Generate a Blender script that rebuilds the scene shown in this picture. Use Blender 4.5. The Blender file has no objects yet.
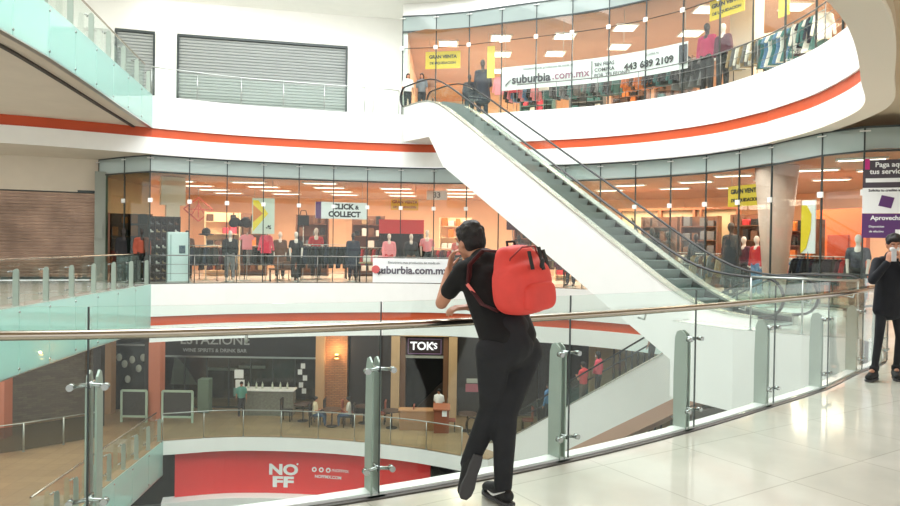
import bpy, bmesh, math, random
from mathutils import Vector, Matrix
from mathutils.geometry import tessellate_polygon
random.seed(7)
S = bpy.context.scene
COL = S.collection

# ------------------------------------------------------------------ camera
F_PX, CAM_H = 680.0, 1.6
PITCH, ROLL = math.atan(8.5/680), math.radians(0.86)
cam_d = bpy.data.cameras.new('camera'); cam_d.sensor_width = 36; cam_d.lens = F_PX/900*36
cam_d.clip_start = .05; cam_d.clip_end = 400
cam = bpy.data.objects.new('camera', cam_d); COL.objects.link(cam)
CM = Matrix.Translation((0, 0, CAM_H)) @ Matrix.Rotation(math.pi/2-PITCH, 4, 'X') @ Matrix.Rotation(ROLL, 4, 'Z')
cam.matrix_world = CM
S.camera = cam

# ------------------------------------------------------------------ light
w = bpy.data.worlds.new('world'); S.world = w; w.use_nodes = True
wn = w.node_tree.nodes; wl = w.node_tree.links
bg = wn['Background']
tc = wn.new('ShaderNodeTexCoord'); sx = wn.new('ShaderNodeSeparateXYZ'); rp = wn.new('ShaderNodeValToRGB')
wl.new(tc.outputs['Generated'], sx.inputs[0]); wl.new(sx.outputs['Z'], rp.inputs[0]); wl.new(rp.outputs[0], bg.inputs['Color'])
rp.color_ramp.elements[0].position = 0.0; rp.color_ramp.elements[0].color = (.62, .62, .60, 1)
rp.color_ramp.elements[1].position = .5; rp.color_ramp.elements[1].color = (.86, .95, 1.0, 1)
bg.inputs['Strength'].default_value = 1.15
S.view_settings.view_transform = 'Standard'; S.view_settings.look = 'None'
S.view_settings.exposure = 1.0; S.view_settings.gamma = 1
S.view_settings.use_curve_mapping = False
S.cycles.transparent_max_bounces = 40; S.cycles.max_bounces = 10; S.cycles.diffuse_bounces = 5

def area(name, loc, size, energy, color=(1, 1, 1), rot=(0, 0, 0)):
    d = bpy.data.lights.new(name, 'AREA'); d.shape = 'RECTANGLE'; d.size, d.size_y = size
    d.energy = energy; d.color = color
    o = bpy.data.objects.new(name, d); COL.objects.link(o); o.location = loc; o.rotation_euler = rot
    return o
area('skylight_daylight', (0, 14, 16.6), (17, 21), 2600, (1, 1, .98))
WARM = (1.0, .80, .62)
for i, (x, y) in enumerate([(-9, 31), (-3.5, 33), (2.5, 32), (8, 29), (12, 24)]):
    area('store_light_middle', (x, y, 4.05), (4, 5), 290, WARM)
for i, (x, y) in enumerate([(2, 32), (7.5, 29), (12, 23), (11.5, 17)]):
    area('store_light_top', (x, y, 10.2), (4, 5), 290, WARM)
area('upper_walkway_fill', (-8, 27.0, 11.4), (9, 1.2), 95, (1, .97, .92), (math.radians(20), 0, 0))  # unseen fill added to brighten the white upper wall
area('upper_walkway_fill', (-14, 20, 11.4), (3, 10), 120, (1, .97, .92))  # second added fill, over the left upper walkway
area('walkway_light', (-14, 18, 4.6), (3, 8), 60, (1, .93, .85))
area('lower_light', (-9, 29.5, -2.15), (10, 3), 85, (1, .9, .75))
area('lower_light', (-1, 29.0, -2.15), (8, 3), 75, (1, .88, .72))
area('lower_light', (-15, 22.0, -1.68), (6, 9), 230, (1, .9, .78))

# ------------------------------------------------------------------ helpers
def at(px, py, Y):
    """the point seen at pixel (px, py) on the plane y = Y"""
    d = CM.to_3x3() @ Vector(((px-450)/F_PX, -(py-253)/F_PX, -1))
    t = Y/d.y
    return Vector((0, 0, CAM_H)) + d*t

def lin(c): return tuple((x/12.92 if x <= .04045 else ((x+.055)/1.055)**2.4) for x in c)
MATS = {}
def mat(name, rgb, rough=.5, metal=0.0, spec=.5, noise=0.0, nscale=8.0, bump=0.0, emit=0.0, coat=0.0):
    if name in MATS: return MATS[name]
    m = bpy.data.materials.new(name); m.use_nodes = True; nt = m.node_tree
    b = nt.nodes['Principled BSDF']; c = lin([v/255 for v in rgb])
    b.inputs['Base Color'].default_value = (*c, 1); b.inputs['Roughness'].default_value = rough
    b.inputs['Metallic'].default_value = metal; b.inputs['Specular IOR Level'].default_value = spec
    b.inputs['Coat Weight'].default_value = coat
    if noise or bump:
        co = nt.nodes.new('ShaderNodeTexCoord'); n = nt.nodes.new('ShaderNodeTexNoise'); n.inputs['Scale'].default_value = nscale
        n.inputs['Detail'].default_value = 4
        nt.links.new(co.outputs['Object'], n.inputs['Vector'])
        if noise:
            r = nt.nodes.new('ShaderNodeValToRGB')
            r.color_ramp.elements[0].position = .3; r.color_ramp.elements[1].position = .7
            r.color_ramp.elements[0].color = (*[v*(1-noise) for v in c], 1); r.color_ramp.elements[1].color = (*[min(1, v*(1+noise)) for v in c], 1)
            nt.links.new(n.outputs['Fac'], r.inputs[0]); nt.links.new(r.outputs[0], b.inputs['Base Color'])
        if bump:
            bp = nt.nodes.new('ShaderNodeBump'); bp.inputs['Strength'].default_value = bump; bp.inputs['Distance'].default_value = .02
            nt.links.new(n.outputs['Fac'], bp.inputs['Height']); nt.links.new(bp.outputs[0], b.inputs['Normal'])
    if emit:
        b.inputs['Emission Color'].default_value = (*c, 1); b.inputs['Emission Strength'].default_value = emit
    MATS[name] = m; return m

def glass(name, tint, refl=1.0, rough=0.0, haze=0.0, hazec=None):
    if name in MATS: return MATS[name]
    m = bpy.data.materials.new(name); m.use_nodes = True; nt = m.node_tree; nt.nodes.clear()
    out = nt.nodes.new('ShaderNodeOutputMaterial'); tr = nt.nodes.new('ShaderNodeBsdfTransparent'); gl = nt.nodes.new('ShaderNodeBsdfGlossy')
    fr = nt.nodes.new('ShaderNodeLayerWeight'); fr.inputs['Blend'].default_value = .5
    pw = nt.nodes.new('ShaderNodeMath'); pw.operation = 'POWER'; pw.inputs[1].default_value = 5; nt.links.new(fr.outputs['Facing'], pw.inputs[0])
    mu = nt.nodes.new('ShaderNodeMath'); mu.operation = 'MULTIPLY_ADD'; mu.inputs[1].default_value = .9*min(1, refl); mu.inputs[2].default_value = .035*refl; mu.use_clamp = True
    mx = nt.nodes.new('ShaderNodeMixShader'); tr.inputs[0].default_value = (*tint, 1); gl.inputs['Roughness'].default_value = rough
    nt.links.new(pw.outputs[0], mu.inputs[0]); nt.links.new(mu.outputs[0], mx.inputs[0])
    src = tr.outputs[0]
    if haze:
        df = nt.nodes.new('ShaderNodeBsdfTranslucent'); df.inputs[0].default_value = hazec or (.80, .95, .92, 1)
        d2 = nt.nodes.new('ShaderNodeBsdfDiffuse'); d2.inputs[0].default_value = hazec or (.70, .87, .84, 1)
        m1 = nt.nodes.new('ShaderNodeMixShader'); m1.inputs[0].default_value = .5
        nt.links.new(df.outputs[0], m1.inputs[1]); nt.links.new(d2.outputs[0], m1.inputs[2])
        m2 = nt.nodes.new('ShaderNodeMixShader'); m2.inputs[0].default_value = haze
        nt.links.new(tr.outputs[0], m2.inputs[1]); nt.links.new(m1.outputs[0], m2.inputs[2]); src = m2.outputs[0]
    nt.links.new(src, mx.inputs[1]); nt.links.new(gl.outputs[0], mx.inputs[2]); nt.links.new(mx.outputs[0], out.inputs[0])
    MATS[name] = m; return m

def tiles(name, rgb, rgb2, grout, size, rough, msize=.006, offset=0.0, bw=None, bh=None, bump=0):
    m = bpy.data.materials.new(name); m.use_nodes = True; nt = m.node_tree; b = nt.nodes['Principled BSDF']
    co = nt.nodes.new('ShaderNodeTexCoord'); br = nt.nodes.new('ShaderNodeTexBrick')
    br.offset = offset; br.inputs['Scale'].default_value = 1
    br.inputs['Brick Width'].default_value = bw or size; br.inputs['Row Height'].default_value = bh or size
    br.inputs['Mortar Size'].default_value = msize
    for k, c in (('Color1', rgb), ('Color2', rgb2), ('Mortar', grout)): br.inputs[k].default_value = (*lin([v/255 for v in c]), 1)
    mp = nt.nodes.new('ShaderNodeMapping'); nt.links.new(co.outputs['Object'], mp.inputs[0]); nt.links.new(mp.outputs[0], br.inputs['Vector'])
    n = nt.nodes.new('ShaderNodeTexNoise'); n.inputs['Scale'].default_value = 2.2; n.inputs['Detail'].default_value = 6
    nt.links.new(co.outputs['Object'], n.inputs['Vector'])
    mx = nt.nodes.new('ShaderNodeMix'); mx.data_type = 'RGBA'; mx.blend_type = 'MULTIPLY'; mx.inputs['Factor'].default_value = .25
    nt.links.new(br.outputs['Color'], mx.inputs['A']); nt.links.new(n.outputs['Fac'], mx.inputs['B'])
    nt.links.new(mx.outputs['Result'], b.inputs['Base Color']); b.inputs['Roughness'].default_value = rough
    MATS[name] = m; return m, mp

class B:
    """collects shapes into one mesh"""
    def __init__(s): s.bm = bmesh.new(); s.mats = []
    def _mi(s, m):
        if m is None: return 0
        if m not in s.mats: s.mats.append(m)
        return s.mats.index(m)
    def poly(s, vs, faces, m=None):
        i = s._mi(m); v = [s.bm.verts.new(p) for p in vs]; out = []
        for f in faces:
            try: g = s.bm.faces.new([v[k] for k in f]); g.material_index = i; out.append(g)
            except ValueError: pass
        return out
    def box(s, c, size, rz=0, m=None, M=None):
        c = Vector(c); h = [x/2 for x in size]; R = M or Matrix.Rotation(rz, 3, 'Z')
        vs = [c + R @ Vector((x*h[0], y*h[1], z*h[2])) for x in (-1, 1) for y in (-1, 1) for z in (-1, 1)]
        s.poly(vs, [(0, 1, 3, 2), (4, 6, 7, 5), (0, 4, 5, 1), (2, 3, 7, 6), (0, 2, 6, 4), (1, 5, 7, 3)], m); return s
    def beam(s, a, b, wdt, hgt, m=None, up=(0, 0, 1)):
        a, b = Vector(a), Vector(b); x = (b-a).normalized(); y = Vector(up).cross(x)
        y = y.normalized() if y.length > 1e-6 else Vector((1, 0, 0)); z = x.cross(y)
        R = Matrix((x, y, z)).transposed(); s.box((a+b)/2, ((b-a).length, wdt, hgt), M=R, m=m); return s
    def tube(s, pts, r, n=8, m=None, closed=False, rr=None):
        pts = [Vector(p) for p in pts]; i = s._mi(m); rings = []
        N = len(pts); prev = None
        for k, p in enumerate(pts):
            t = (pts[min(k+1, N-1)]-pts[max(k-1, 0)]).normalized()
            if prev is None:
                u = t.cross(Vector((0, 0, 1)));  u = u.normalized() if u.length > 1e-3 else Vector((1, 0, 0))
            else: u = (prev - t*prev.dot(t)).normalized()
            prev = u; v = t.cross(u); R = (rr[k] if rr else r); ra, rb = (R if isinstance(R, tuple) else (R, R))
            rings.append([s.bm.verts.new(p + u*ra*math.cos(a) + v*rb*math.sin(a)) for a in [2*math.pi*j/n for j in range(n)]])
        for q in range(N-1):
            for j in range(n):
                f = s.bm.faces.new([rings[q][j], rings[q][(j+1) % n], rings[q+1][(j+1) % n], rings[q+1][j]]); f.material_index = i; f.smooth = True
        for e in (rings[0][::-1], rings[-1]):
            f = s.bm.faces.new(e); f.material_index = i
        return s
    def cyl(s, a, b, r, r2=None, n=16, m=None):
        return s.tube([a, b], r, n, m, rr=[r, r if r2 is None else r2])
    def prism(s, outline, y0, y1, m=None, M=None):
        """outline in local x,z extruded along y; M places it"""
        n = len(outline); M = M or Matrix.Identity(4)
        vs = [M @ Vector((x, y0, z)) for x, z in outline] + [M @ Vector((x, y1, z)) for x, z in outline]
        s.poly(vs, [tuple(range(n))[::-1], tuple(range(n, 2*n))] + [(k, (k+1) % n, n+(k+1) % n, n+k) for k in range(n)], m); return s
    def cap(s, p0, p1, r0, r1=None, flat=1.0, side=None, n=14, m=None):
        """tapered capsule; flat squeezes it along `side`"""
        p0, p1 = Vector(p0), Vector(p1); r1 = r0 if r1 is None else r1; ax = p1-p0; L = ax.length
        x = ax.normalized() if L > 1e-6 else Vector((0, 0, 1))
        sd = Vector(side) if side is not None else (Vector((0, 0, 1)).cross(x) if abs(x.z) < .95 else Vector((1, 0, 0)))
        sd = (sd - x*sd.dot(x)).normalized(); v = x.cross(sd); i = s._mi(m); rings = []
        for k in range(5):
            a = -math.pi/2 + (k+.35)/5*math.pi/2; rings.append((p0 + x*r0*math.sin(a), r0*math.cos(a)))
        rings += [(p0, r0), (p1, r1)]
        for k in range(5):
            a = (k+.65)/5*math.pi/2; rings.append((p1 + x*r1*math.sin(a), r1*math.cos(a)))
        rv = [[s.bm.verts.new(c + sd*flat*r*math.cos(t) + v*r*math.sin(t)) for t in [2*math.pi*j/n for j in range(n)]] for c, r in rings]
        for q in range(len(rv)-1):
            for j in range(n):
                f = s.bm.faces.new([rv[q][j], rv[q][(j+1) % n], rv[q+1][(j+1) % n], rv[q+1][j]]); f.material_index = i; f.smooth = True
        s.bm.faces.new(rv[0][::-1]).material_index = i; s.bm.faces.new(rv[-1]).material_index = i
        return s
    def ell(s, c, r, M=None, nu=16, nv=10, m=None):
        M = M or Matrix.Identity(3); c = Vector(c); i = s._mi(m)
        top = s.bm.verts.new(c + M @ Vector((0, 0, r[2]))); bot = s.bm.verts.new(c + M @ Vector((0, 0, -r[2]))); rv = []
        for k in range(1, nv):
            a = math.pi*k/nv
            rv.append([s.bm.verts.new(c + M @ Vector((r[0]*math.sin(a)*math.cos(t), r[1]*math.sin(a)*math.sin(t), r[2]*math.cos(a)))) for t in [2*math.pi*j/nu for j in range(nu)]])
        for j in range(nu):
            f = s.bm.faces.new([top, rv[0][j], rv[0][(j+1) % nu]]); f.smooth = True; f.material_index = i
            f = s.bm.faces.new([bot, rv[-1][(j+1) % nu], rv[-1][j]]); f.smooth = True; f.material_index = i
        for q in range(len(rv)-1):
            for j in range(nu):
                f = s.bm.faces.new([rv[q][j], rv[q+1][j], rv[q+1][(j+1) % nu], rv[q][(j+1) % nu]]); f.smooth = True; f.material_index = i
        return s
    def strip(s, pts, z0, z1, m=None, zz=None, smooth=False):
        """vertical ribbon along plan points"""
        i = s._mi(m); lo = []; hi = []
        for p in pts: lo.append(s.bm.verts.new((p[0], p[1], z0))); hi.append(s.bm.verts.new((p[0], p[1], z1)))
        for k in range(len(pts)-1):
            f = s.bm.faces.new([lo[k], lo[k+1], hi[k+1], hi[k]]); f.material_index = i; f.smooth = smooth
        return s
    def band(s, pa, pb, z0, z1, m=None):
        """solid between two parallel plan lines pa, pb"""
        n = len(pa); i = s._mi(m); V = [[s.bm.verts.new((p[0], p[1], z)) for p in q] for q in (pa, pb) for z in (z0, z1)]
        a0, a1, b0, b1 = V
        for k in range(n-1):
            for f in ([a0[k], a0[k+1], a1[k+1], a1[k]], [b0[k+1], b0[k], b1[k], b1[k+1]], [a1[k], a1[k+1], b1[k+1], b1[k]], [a0[k+1], a0[k], b0[k], b0[k+1]]):
                s.bm.faces.new(f).material_index = i
        s.bm.faces.new([a0[0], a1[0], b1[0], b0[0]]).material_index = i; s.bm.faces.new([a0[-1], b0[-1], b1[-1], a1[-1]]).material_index = i
        return s
    def build(s, name, m=None, parent=None, smooth=False, bevel=0, loc=None, recalc=True):
        if recalc: bmesh.ops.recalc_face_normals(s.bm, faces=s.bm.faces)
        me = bpy.data.meshes.new(name); s.bm.to_mesh(me); s.bm.free()
        for mm in (s.mats or [m]): me.materials.append(mm)
        if smooth:
            for p in me.polygons: p.use_smooth = True
        o = bpy.data.objects.new(name, me); COL.objects.link(o)
        if bevel:
            bv = o.modifiers.new('bevel', 'BEVEL'); bv.width = bevel; bv.segments = 2; bv.limit_method = 'ANGLE'
        if loc is not None: o.location = loc
        if parent is not None: o.parent = parent
        return o
    def blob(s, name, m, parent=None, voxel=.014, it=4):
        """fuse everything collected into one continuous skin"""
        me = bpy.data.meshes.new(name); s.bm.to_mesh(me); s.bm.free(); me.materials.append(m)
        o = bpy.data.objects.new(name, me); COL.objects.link(o)
        r = o.modifiers.new('r', 'REMESH'); r.mode = 'VOXEL'; r.voxel_size = voxel; r.use_smooth_shade = True
        k = o.modifiers.new('s', 'SMOOTH'); k.factor = .5; k.iterations = it
        dg = bpy.context.evaluated_depsgraph_get()
        me2 = bpy.data.meshes.new_from_object(o.evaluated_get(dg)); o.modifiers.clear(); o.data = me2; me2.name = name
        if not me2.materials: me2.materials.append(m)
        bpy.data.meshes.remove(me)
        if parent is not None: o.parent = parent
        return o

def tag(o, label=None, cat=None, group=None, kind=None):
    if label: o['label'] = label
    if cat: o['category'] = cat
    if group: o['group'] = group
    if kind: o['kind'] = kind
    return o
def struct(o): o['kind'] = 'structure'; return o
def empty(name, loc=(0, 0, 0), rz=0, label=None, cat=None, group=None):
    o = bpy.data.objects.new(name, None); COL.objects.link(o); o.location = loc; o.rotation_euler = (0, 0, rz)
    o.empty_display_size = .1
    return tag(o, label, cat, group)
def kids(o): return [c for c in bpy.data.objects if c.parent == o]
def dup(root, loc=None, rz=None, label=None, group=None, mats=None, scale=None):
    def cp(o, par):
        c = o.copy(); COL.objects.link(c)
        if par is not None: c.parent = par
        for k in kids(o): cp(k, c)
        return c
    r = cp(root, None)
    if loc is not None: r.location = loc
    if rz is not None: r.rotation_euler = (0, 0, rz)
    if scale: r.scale = (scale,)*3
    if label: r['label'] = label
    if group: r['group'] = group
    return r
def text(s, size, m, parent, loc, rz=0, name='lettering', ext=.006, align='CENTER', rx=math.pi/2, bold=0.0, sx=1.0):
    c = bpy.data.curves.new(name, 'FONT'); c.body = s; c.size = size; c.extrude = ext; c.align_x = align; c.align_y = 'CENTER'
    c.offset = bold; c.materials.append(m); c.resolution_u = 3
    o = bpy.data.objects.new(name, c); COL.objects.link(o); o.location = loc; o.rotation_euler = (rx, 0, rz); o.scale = (sx, 1, 1)
    me = bpy.data.meshes.new_from_object(o.evaluated_get(bpy.context.evaluated_depsgraph_get())); m2 = bpy.data.objects.new(name, me); COL.objects.link(m2)
    m2.location = loc; m2.rotation_euler = (rx, 0, rz); m2.scale = (sx, 1, 1); bpy.data.objects.remove(o); o = m2
    if parent is not None: o.parent = parent
    return o

def spline(P, step=.35):
    P = [Vector(p).to_2d() if len(p) > 2 else Vector(p) for p in P]; out = []
    for i in range(len(P)-1):
        p0 = P[i-1] if i else P[0]*2-P[1]; p1, p2 = P[i], P[i+1]; p3 = P[i+2] if i+2 < len(P) else P[-1]*2-P[-2]
        n = max(1, int((p2-p1).length/step))
        for k in range(n):
            t = k/n
            out.append(.5*((2*p1)+(p2-p0)*t+(2*p0-5*p1+4*p2-p3)*t*t+(3*p1-p0-3*p2+p3)*t**3))
    out.append(P[-1]); return out
def superq(b, c, r, M, e=.45, nu=28, nv=18):
    sg = lambda v, p: math.copysign(abs(v)**p, v); rings = []
    top = b.bm.verts.new(Vector(c)+M@Vector((0, 0, r[2]))); bot = b.bm.verts.new(Vector(c)-M@Vector((0, 0, r[2])))
    for k in range(1, nv):
        a = math.pi*k/nv
        rings.append([b.bm.verts.new(Vector(c)+M@Vector((r[0]*sg(math.sin(a), e)*sg(math.cos(t), e), r[1]*sg(math.sin(a), e)*sg(math.sin(t), e), r[2]*sg(math.cos(a), e)))) for t in [2*math.pi*j/nu for j in range(nu)]])
    for j in range(nu):
        b.bm.faces.new([top, rings[0][j], rings[0][(j+1) % nu]]); b.bm.faces.new([bot, rings[-1][(j+1) % nu], rings[-1][j]])
    for q in range(len(rings)-1):
        for j in range(nu): b.bm.faces.new([rings[q][j], rings[q+1][j], rings[q+1][(j+1) % nu], rings[q][(j+1) % nu]])
    return b
def bend(o, P, px, off, z):
    """lay flat lettering along a curved plan line"""
    C_ = offset(P, off); p0 = px_on(C_, px)[0]; L = [0]
    for a, c in zip(C_, C_[1:]): L.append(L[-1]+(c-a).length)
    s0 = None
    for i, (a, c) in enumerate(zip(C_, C_[1:])):
        u = (c-a).normalized(); t = (p0-a).dot(u)
        if -1e-4 <= t <= (c-a).length+1e-4 and (a+u*t-p0).length < 1e-3: s0 = L[i]+t; break
    for v in o.data.vertices:
        s_ = s0+v.co.x; k = 0
        while k < len(C_)-2 and L[k+1] < s_: k += 1
        a, c = C_[k], C_[k+1]; u = (c-a).normalized(); q = a+u*(s_-L[k])+Vector((u.y, -u.x))*v.co.z; yy = v.co.y; v.co = (q.x, q.y, z+yy)
    o.rotation_euler = (0, 0, 0); o.location = (0, 0, 0); o.scale = (1, 1, 1); return o
def offset(P, d):
    """shift a plan line to its left by d"""
    out = []
    for i, p in enumerate(P):
        t = (P[min(i+1, len(P)-1)]-P[max(i-1, 0)]).normalized(); out.append(p + Vector((-t.y, t.x))*d)
    return out
def resample(P, step):
    L = [0]
    for a, b in zip(P, P[1:]): L.append(L[-1]+(b-a).length)
    n = max(1, round(L[-1]/step)); out = []; k = 0
    for i in range(n+1):
        d = L[-1]*i/n
        while k < len(P)-2 and L[k+1] < d: k += 1
        f = (d-L[k])/max(1e-9, L[k+1]-L[k]); out.append(P[k].lerp(P[k+1], min(1, f)))
    return out
def slab(name, outer, hole, z, m, up=True):
    loops = [[Vector((p[0], p[1], 0)) for p in outer]] + ([[Vector((p[0], p[1], 0)) for p in h] for h in ([hole] if hole and not isinstance(hole[0], list) else (hole or []))])
    tri = tessellate_polygon(loops); vs = [v for l in loops for v in l]
    b = B(); b.poly([(v.x, v.y, z) for v in vs], tri)
    for f in b.bm.faces:
        f.normal_update()
        if (f.normal.z > 0) != up: f.normal_flip()
    return struct(b.build(name, m, recalc=False))
ORD = 'first second third fourth fifth sixth seventh eighth ninth tenth eleventh twelfth thirteenth fourteenth fifteenth sixteenth'.split()
def colour(m): return m.name.split('_', 1)[1].replace('_', ' ') if m.name.startswith('cloth_') else 'pale'
def V2(*a): return [Vector(p) for p in a]
def px_on(P, px):
    """where a plan line crosses the picture column px: point and tangent"""
    k = (px-450)/F_PX; best = None
    E = [(P[0]+(P[0]-P[1]).normalized()*9, P[0]), (P[-1], P[-1]+(P[-1]-P[-2]).normalized()*9)]
    for a, b in list(zip(P, P[1:])) + E:
        if best is not None and a is E[0][0] or best is not None and b is E[1][1]: continue
        fa, fb = a.x-k*a.y, b.x-k*b.y
        if fa*fb <= 0 and abs(fa-fb) > 1e-9 and a.y > 0:
            f = fa/(fa-fb); p = a.lerp(b, f)
            if best is None or p.y < best[0].y: best = (p, (b-a).normalized())
    return best

# ------------------------------------------------------------------ materials
WHITE = mat('white_plaster', (238, 238, 234), .55, noise=.015, nscale=2)
WHITE2 = mat('white_panel_paint', (240, 240, 237), .35)
CREAM = mat('cream_plaster', (214, 203, 186), .7, noise=.03, nscale=1.5)
TAN = mat('tan_soffit', (206, 188, 160), .7, noise=.04, nscale=1.2)
RING = mat('pale_ring_plaster', (246, 238, 222), .6)
ORANGE = mat('orange_stripe_paint', (198, 76, 30), .45, noise=.04, nscale=2)
DARKTRIM = mat('dark_groove', (62, 56, 50), .6)
STEEL = mat('brushed_steel', (176, 182, 178), .28, 1.0)
STEELP = mat('satin_steel_post', (168, 180, 170), .45, .6, noise=.04, nscale=6)
CHROME = mat('chrome', (170, 174, 172), .22, 1.0)
BRONZE = mat('rail_bronze_steel', (178, 168, 155), .22, 1.0, noise=.05, nscale=3)
RUBBER = mat('black_rubber', (30, 32, 33), .45)
BLACK = mat('black_metal', (26, 26, 27), .5)
MULL = mat('dark_mullion', (60, 68, 68), .4, .3)
CLEAR = glass('clear_green_glass', (.93, .975, .955), 1.0)
SHOPG = glass('shop_window_glass', (.93, .96, .94), 1.15)
FASG = glass('green_fascia_glass', (.70, .91, .87), 1.3, haze=.52)
HEADG = glass('frosted_head_glass', (.78, .84, .82), 1.2, haze=.7, hazec=(.62, .71, .68, 1))
ESCG = glass('escalator_glass', (.94, .98, .97), 1.0)
M_TILE, mpt = tiles('polished_cream_tile', (226, 223, 212), (220, 217, 205), (202, 198, 186), .9, .10, .006)
mpt.inputs['Rotation'].default_value = (0, 0, math.radians(-32))
M_TILE0, _ = tiles('brown_stone_tile', (172, 144, 110), (156, 130, 100), (126, 106, 82), .6, .3, .008)
M_BRICKG, mpb = tiles('grey_brown_brick', (128, 118, 104), (112, 102, 92), (104, 94, 84), .3, .8, .005, .5, .28, .09)
mpb.inputs['Rotation'].default_value = (math.pi/2, 0, 0)
M_BRICKT, mpb2 = tiles('tan_brick', (190, 132, 88), (168, 112, 74), (140, 104, 76), .3, .8, .015, .5, .24, .08)
mpb2.inputs['Rotation'].default_value = (math.pi/2, 0, 0)
STORE_C = mat('store_ceiling_tan', (190, 152, 128), .8, noise=.03, nscale=1)
STORE_W = mat('store_wall_peach', (232, 190, 156), .8, noise=.1, nscale=.5)
STORE_F = mat('store_floor_pale', (214, 206, 196), .25)
LAMP = mat('lamp_panel', (255, 247, 232), .5, emit=2.6)
LAMPW = mat('warm_lamp', (255, 178, 92), .5, emit=9)
SHUT = mat('shutter_aluminium', (172, 177, 176), .45, .35)
SHUTB = mat('shutter_bronze', (172, 146, 130), .4, .3, noise=.35, nscale=.8)  # broad tone noise stands in for coloured reflections on the slats
INK = mat('black_ink', (28, 28, 32), .6)
PAPER = mat('white_banner_vinyl', (236, 238, 238), .5)
RED = mat('red_vinyl', (226, 52, 52), .5)
YEL = mat('yellow_card', (236, 208, 44), .55)
PURP = mat('purple_print', (88, 46, 104), .5)
GREYP = mat('charcoal_print', (70, 62, 72), .5)
MAG = mat('magenta_print', (188, 40, 120), .5)
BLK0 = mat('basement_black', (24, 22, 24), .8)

# ------------------------------------------------------------------ plan curves (clockwise seen from above, floor on their left)
FAR = spline([(-10.8, 24.5), (-8.5, 25.75), (-6, 26.6), (-3.5, 27.2), (-.8, 27.5), (1, 27.1), (2.9, 26.3), (5.2, 25.2), (7, 23.8), (8.4, 22), (9.15, 19.9)])
RIGHT2 = spline([(9.15, 19.9), (9.35, 17.8), (9.1, 15.6), (8.6, 14.2), (7.5, 12.5), (6.35, 10.7), (5.4, 9.35), (4.72, 8.55)])
POSTS = [(6.95, 11.0), (6.15, 9.75), (5.3, 8.93), (4.24, 7.83), (3.2, 6.93), (2.06, 5.98), (.82, 5.08), (-.476, 4.32), (-1.95, 3.74), (-3.42, 3.60)]
NEAR = spline([(7.6, 12.2)] + POSTS + [(-5.2, 4.0), (-6.9, 5.3), (-8.2, 8.0)])
NEAR = offset(NEAR, -.045)              # the void edge lies just outside the posts
LEFT1 = V2((-9.2, 10.5), (-9.75, 12.9), (-9.97, 15.06), (-10.45, 20), (-10.8, 24.5))
LEFT2 = spline([(-8.5, 10.5), (-8.8, 13.2), (-8.97, 14.8), (-9.47, 17.6), (-10.1, 20.8), (-10.8, 24.5)])
UDIR = Vector((-.53, .848)); UPER = Vector((.848, .53))
CRN = Vector((5.66, 13.5))
LAND = [Vector((9.15, 19.9)), Vector((9.15, 19.0)), Vector((8.0, 18.0)), Vector((6.95, 16.2)), Vector((5.35, 15.25)), Vector((4.85, 14.85)), CRN, Vector((6.6, 12.7)), Vector((7.45, 12.3))]
HOLE1 = FAR[:-1] + LAND + NEAR[1:] + LEFT1[:-1]
NEAR2 = offset(spline([(x, y) for x, y in POSTS[3:]] + [(-5.2, 3.7), (-6.9, 5.2), (-8.0, 8.0)]), -.14)[1:]
NEAR2 = [p for p in NEAR2 if p.x < 4.4]
HOLE2 = FAR[:-1] + RIGHT2 + NEAR2 + LEFT2[:-1]
FAR0 = spline([(-11.06, 26.3), (-8.5, 27.0), (-5.07, 26.9), (-2, 26.15), (-.45, 25.5), (.5, 25.0), (1.5, 24.6)])
HOLE0 = FAR0 + V2((2.8, 26.2), (5.2, 25.6), (7.2, 24), (8.8, 21), (9.3, 17), (8.6, 12), (6.5, 9), (3, 6.2), (-1, 3.8), (-5, 3.8), (-8.5, 7), (-9.6, 10), (-10.2, 15), (-10.7, 20.3))
OUTER = V2((-24, -6), (-24, 46), (22, 46), (22, -6))
Z2, Z1, Z0 = 6.8, 0.0, -6.2

# ------------------------------------------------------------------ floors and ceilings
slab('floor', OUTER, HOLE1, Z1, M_TILE)
slab('floor_upper', OUTER, HOLE2, Z2, M_TILE)
slab('floor_lower', OUTER, HOLE0, Z0, M_TILE0)
BFL = mat('basement_floor_grey', (120, 116, 110), .4, noise=.08)
b = B(); b.box((0, 17, -8.95), (40, 40, .1)); struct(b.build('floor_basement', BFL))
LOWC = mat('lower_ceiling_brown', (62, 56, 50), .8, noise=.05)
HOLE1C = offset(FAR, .25)[:-1] + LAND + NEAR[1:] + V2((-23.5, 8), (-23.5, 27.5), (-15.4, 31.5), (-14.3, 28.8), (-10.9, 24.7))
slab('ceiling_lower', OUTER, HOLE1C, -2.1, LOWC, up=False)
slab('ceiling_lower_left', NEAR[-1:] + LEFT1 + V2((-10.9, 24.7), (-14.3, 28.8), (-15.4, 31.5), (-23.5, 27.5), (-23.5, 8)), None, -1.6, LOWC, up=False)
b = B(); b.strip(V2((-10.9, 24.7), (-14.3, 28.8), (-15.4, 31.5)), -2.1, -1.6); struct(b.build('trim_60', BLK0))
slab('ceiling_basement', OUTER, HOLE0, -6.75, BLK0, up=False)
# middle level: cream soffit to the left, ring and tan ceiling to the right and overhead
BANDL = spline([(-21, 20.6), (-18, 21.2), (-14.6, 22.3), (-12.4, 23.5), (-10.8, 24.5)])
slab('ceiling_left', V2((-24, 5)) + LEFT2[:1] + LEFT2[1:] + V2((-12.4, 23.7), (-14.6, 22.5), (-24, 20.5)), None, 5.65, CREAM, up=False)
g1, g2 = offset(LEFT2, .52), offset(LEFT2, .62)
b = B(); b.band(g1, g2, 5.60, 5.648); struct(b.build('trim_1', DARKTRIM))
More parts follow.
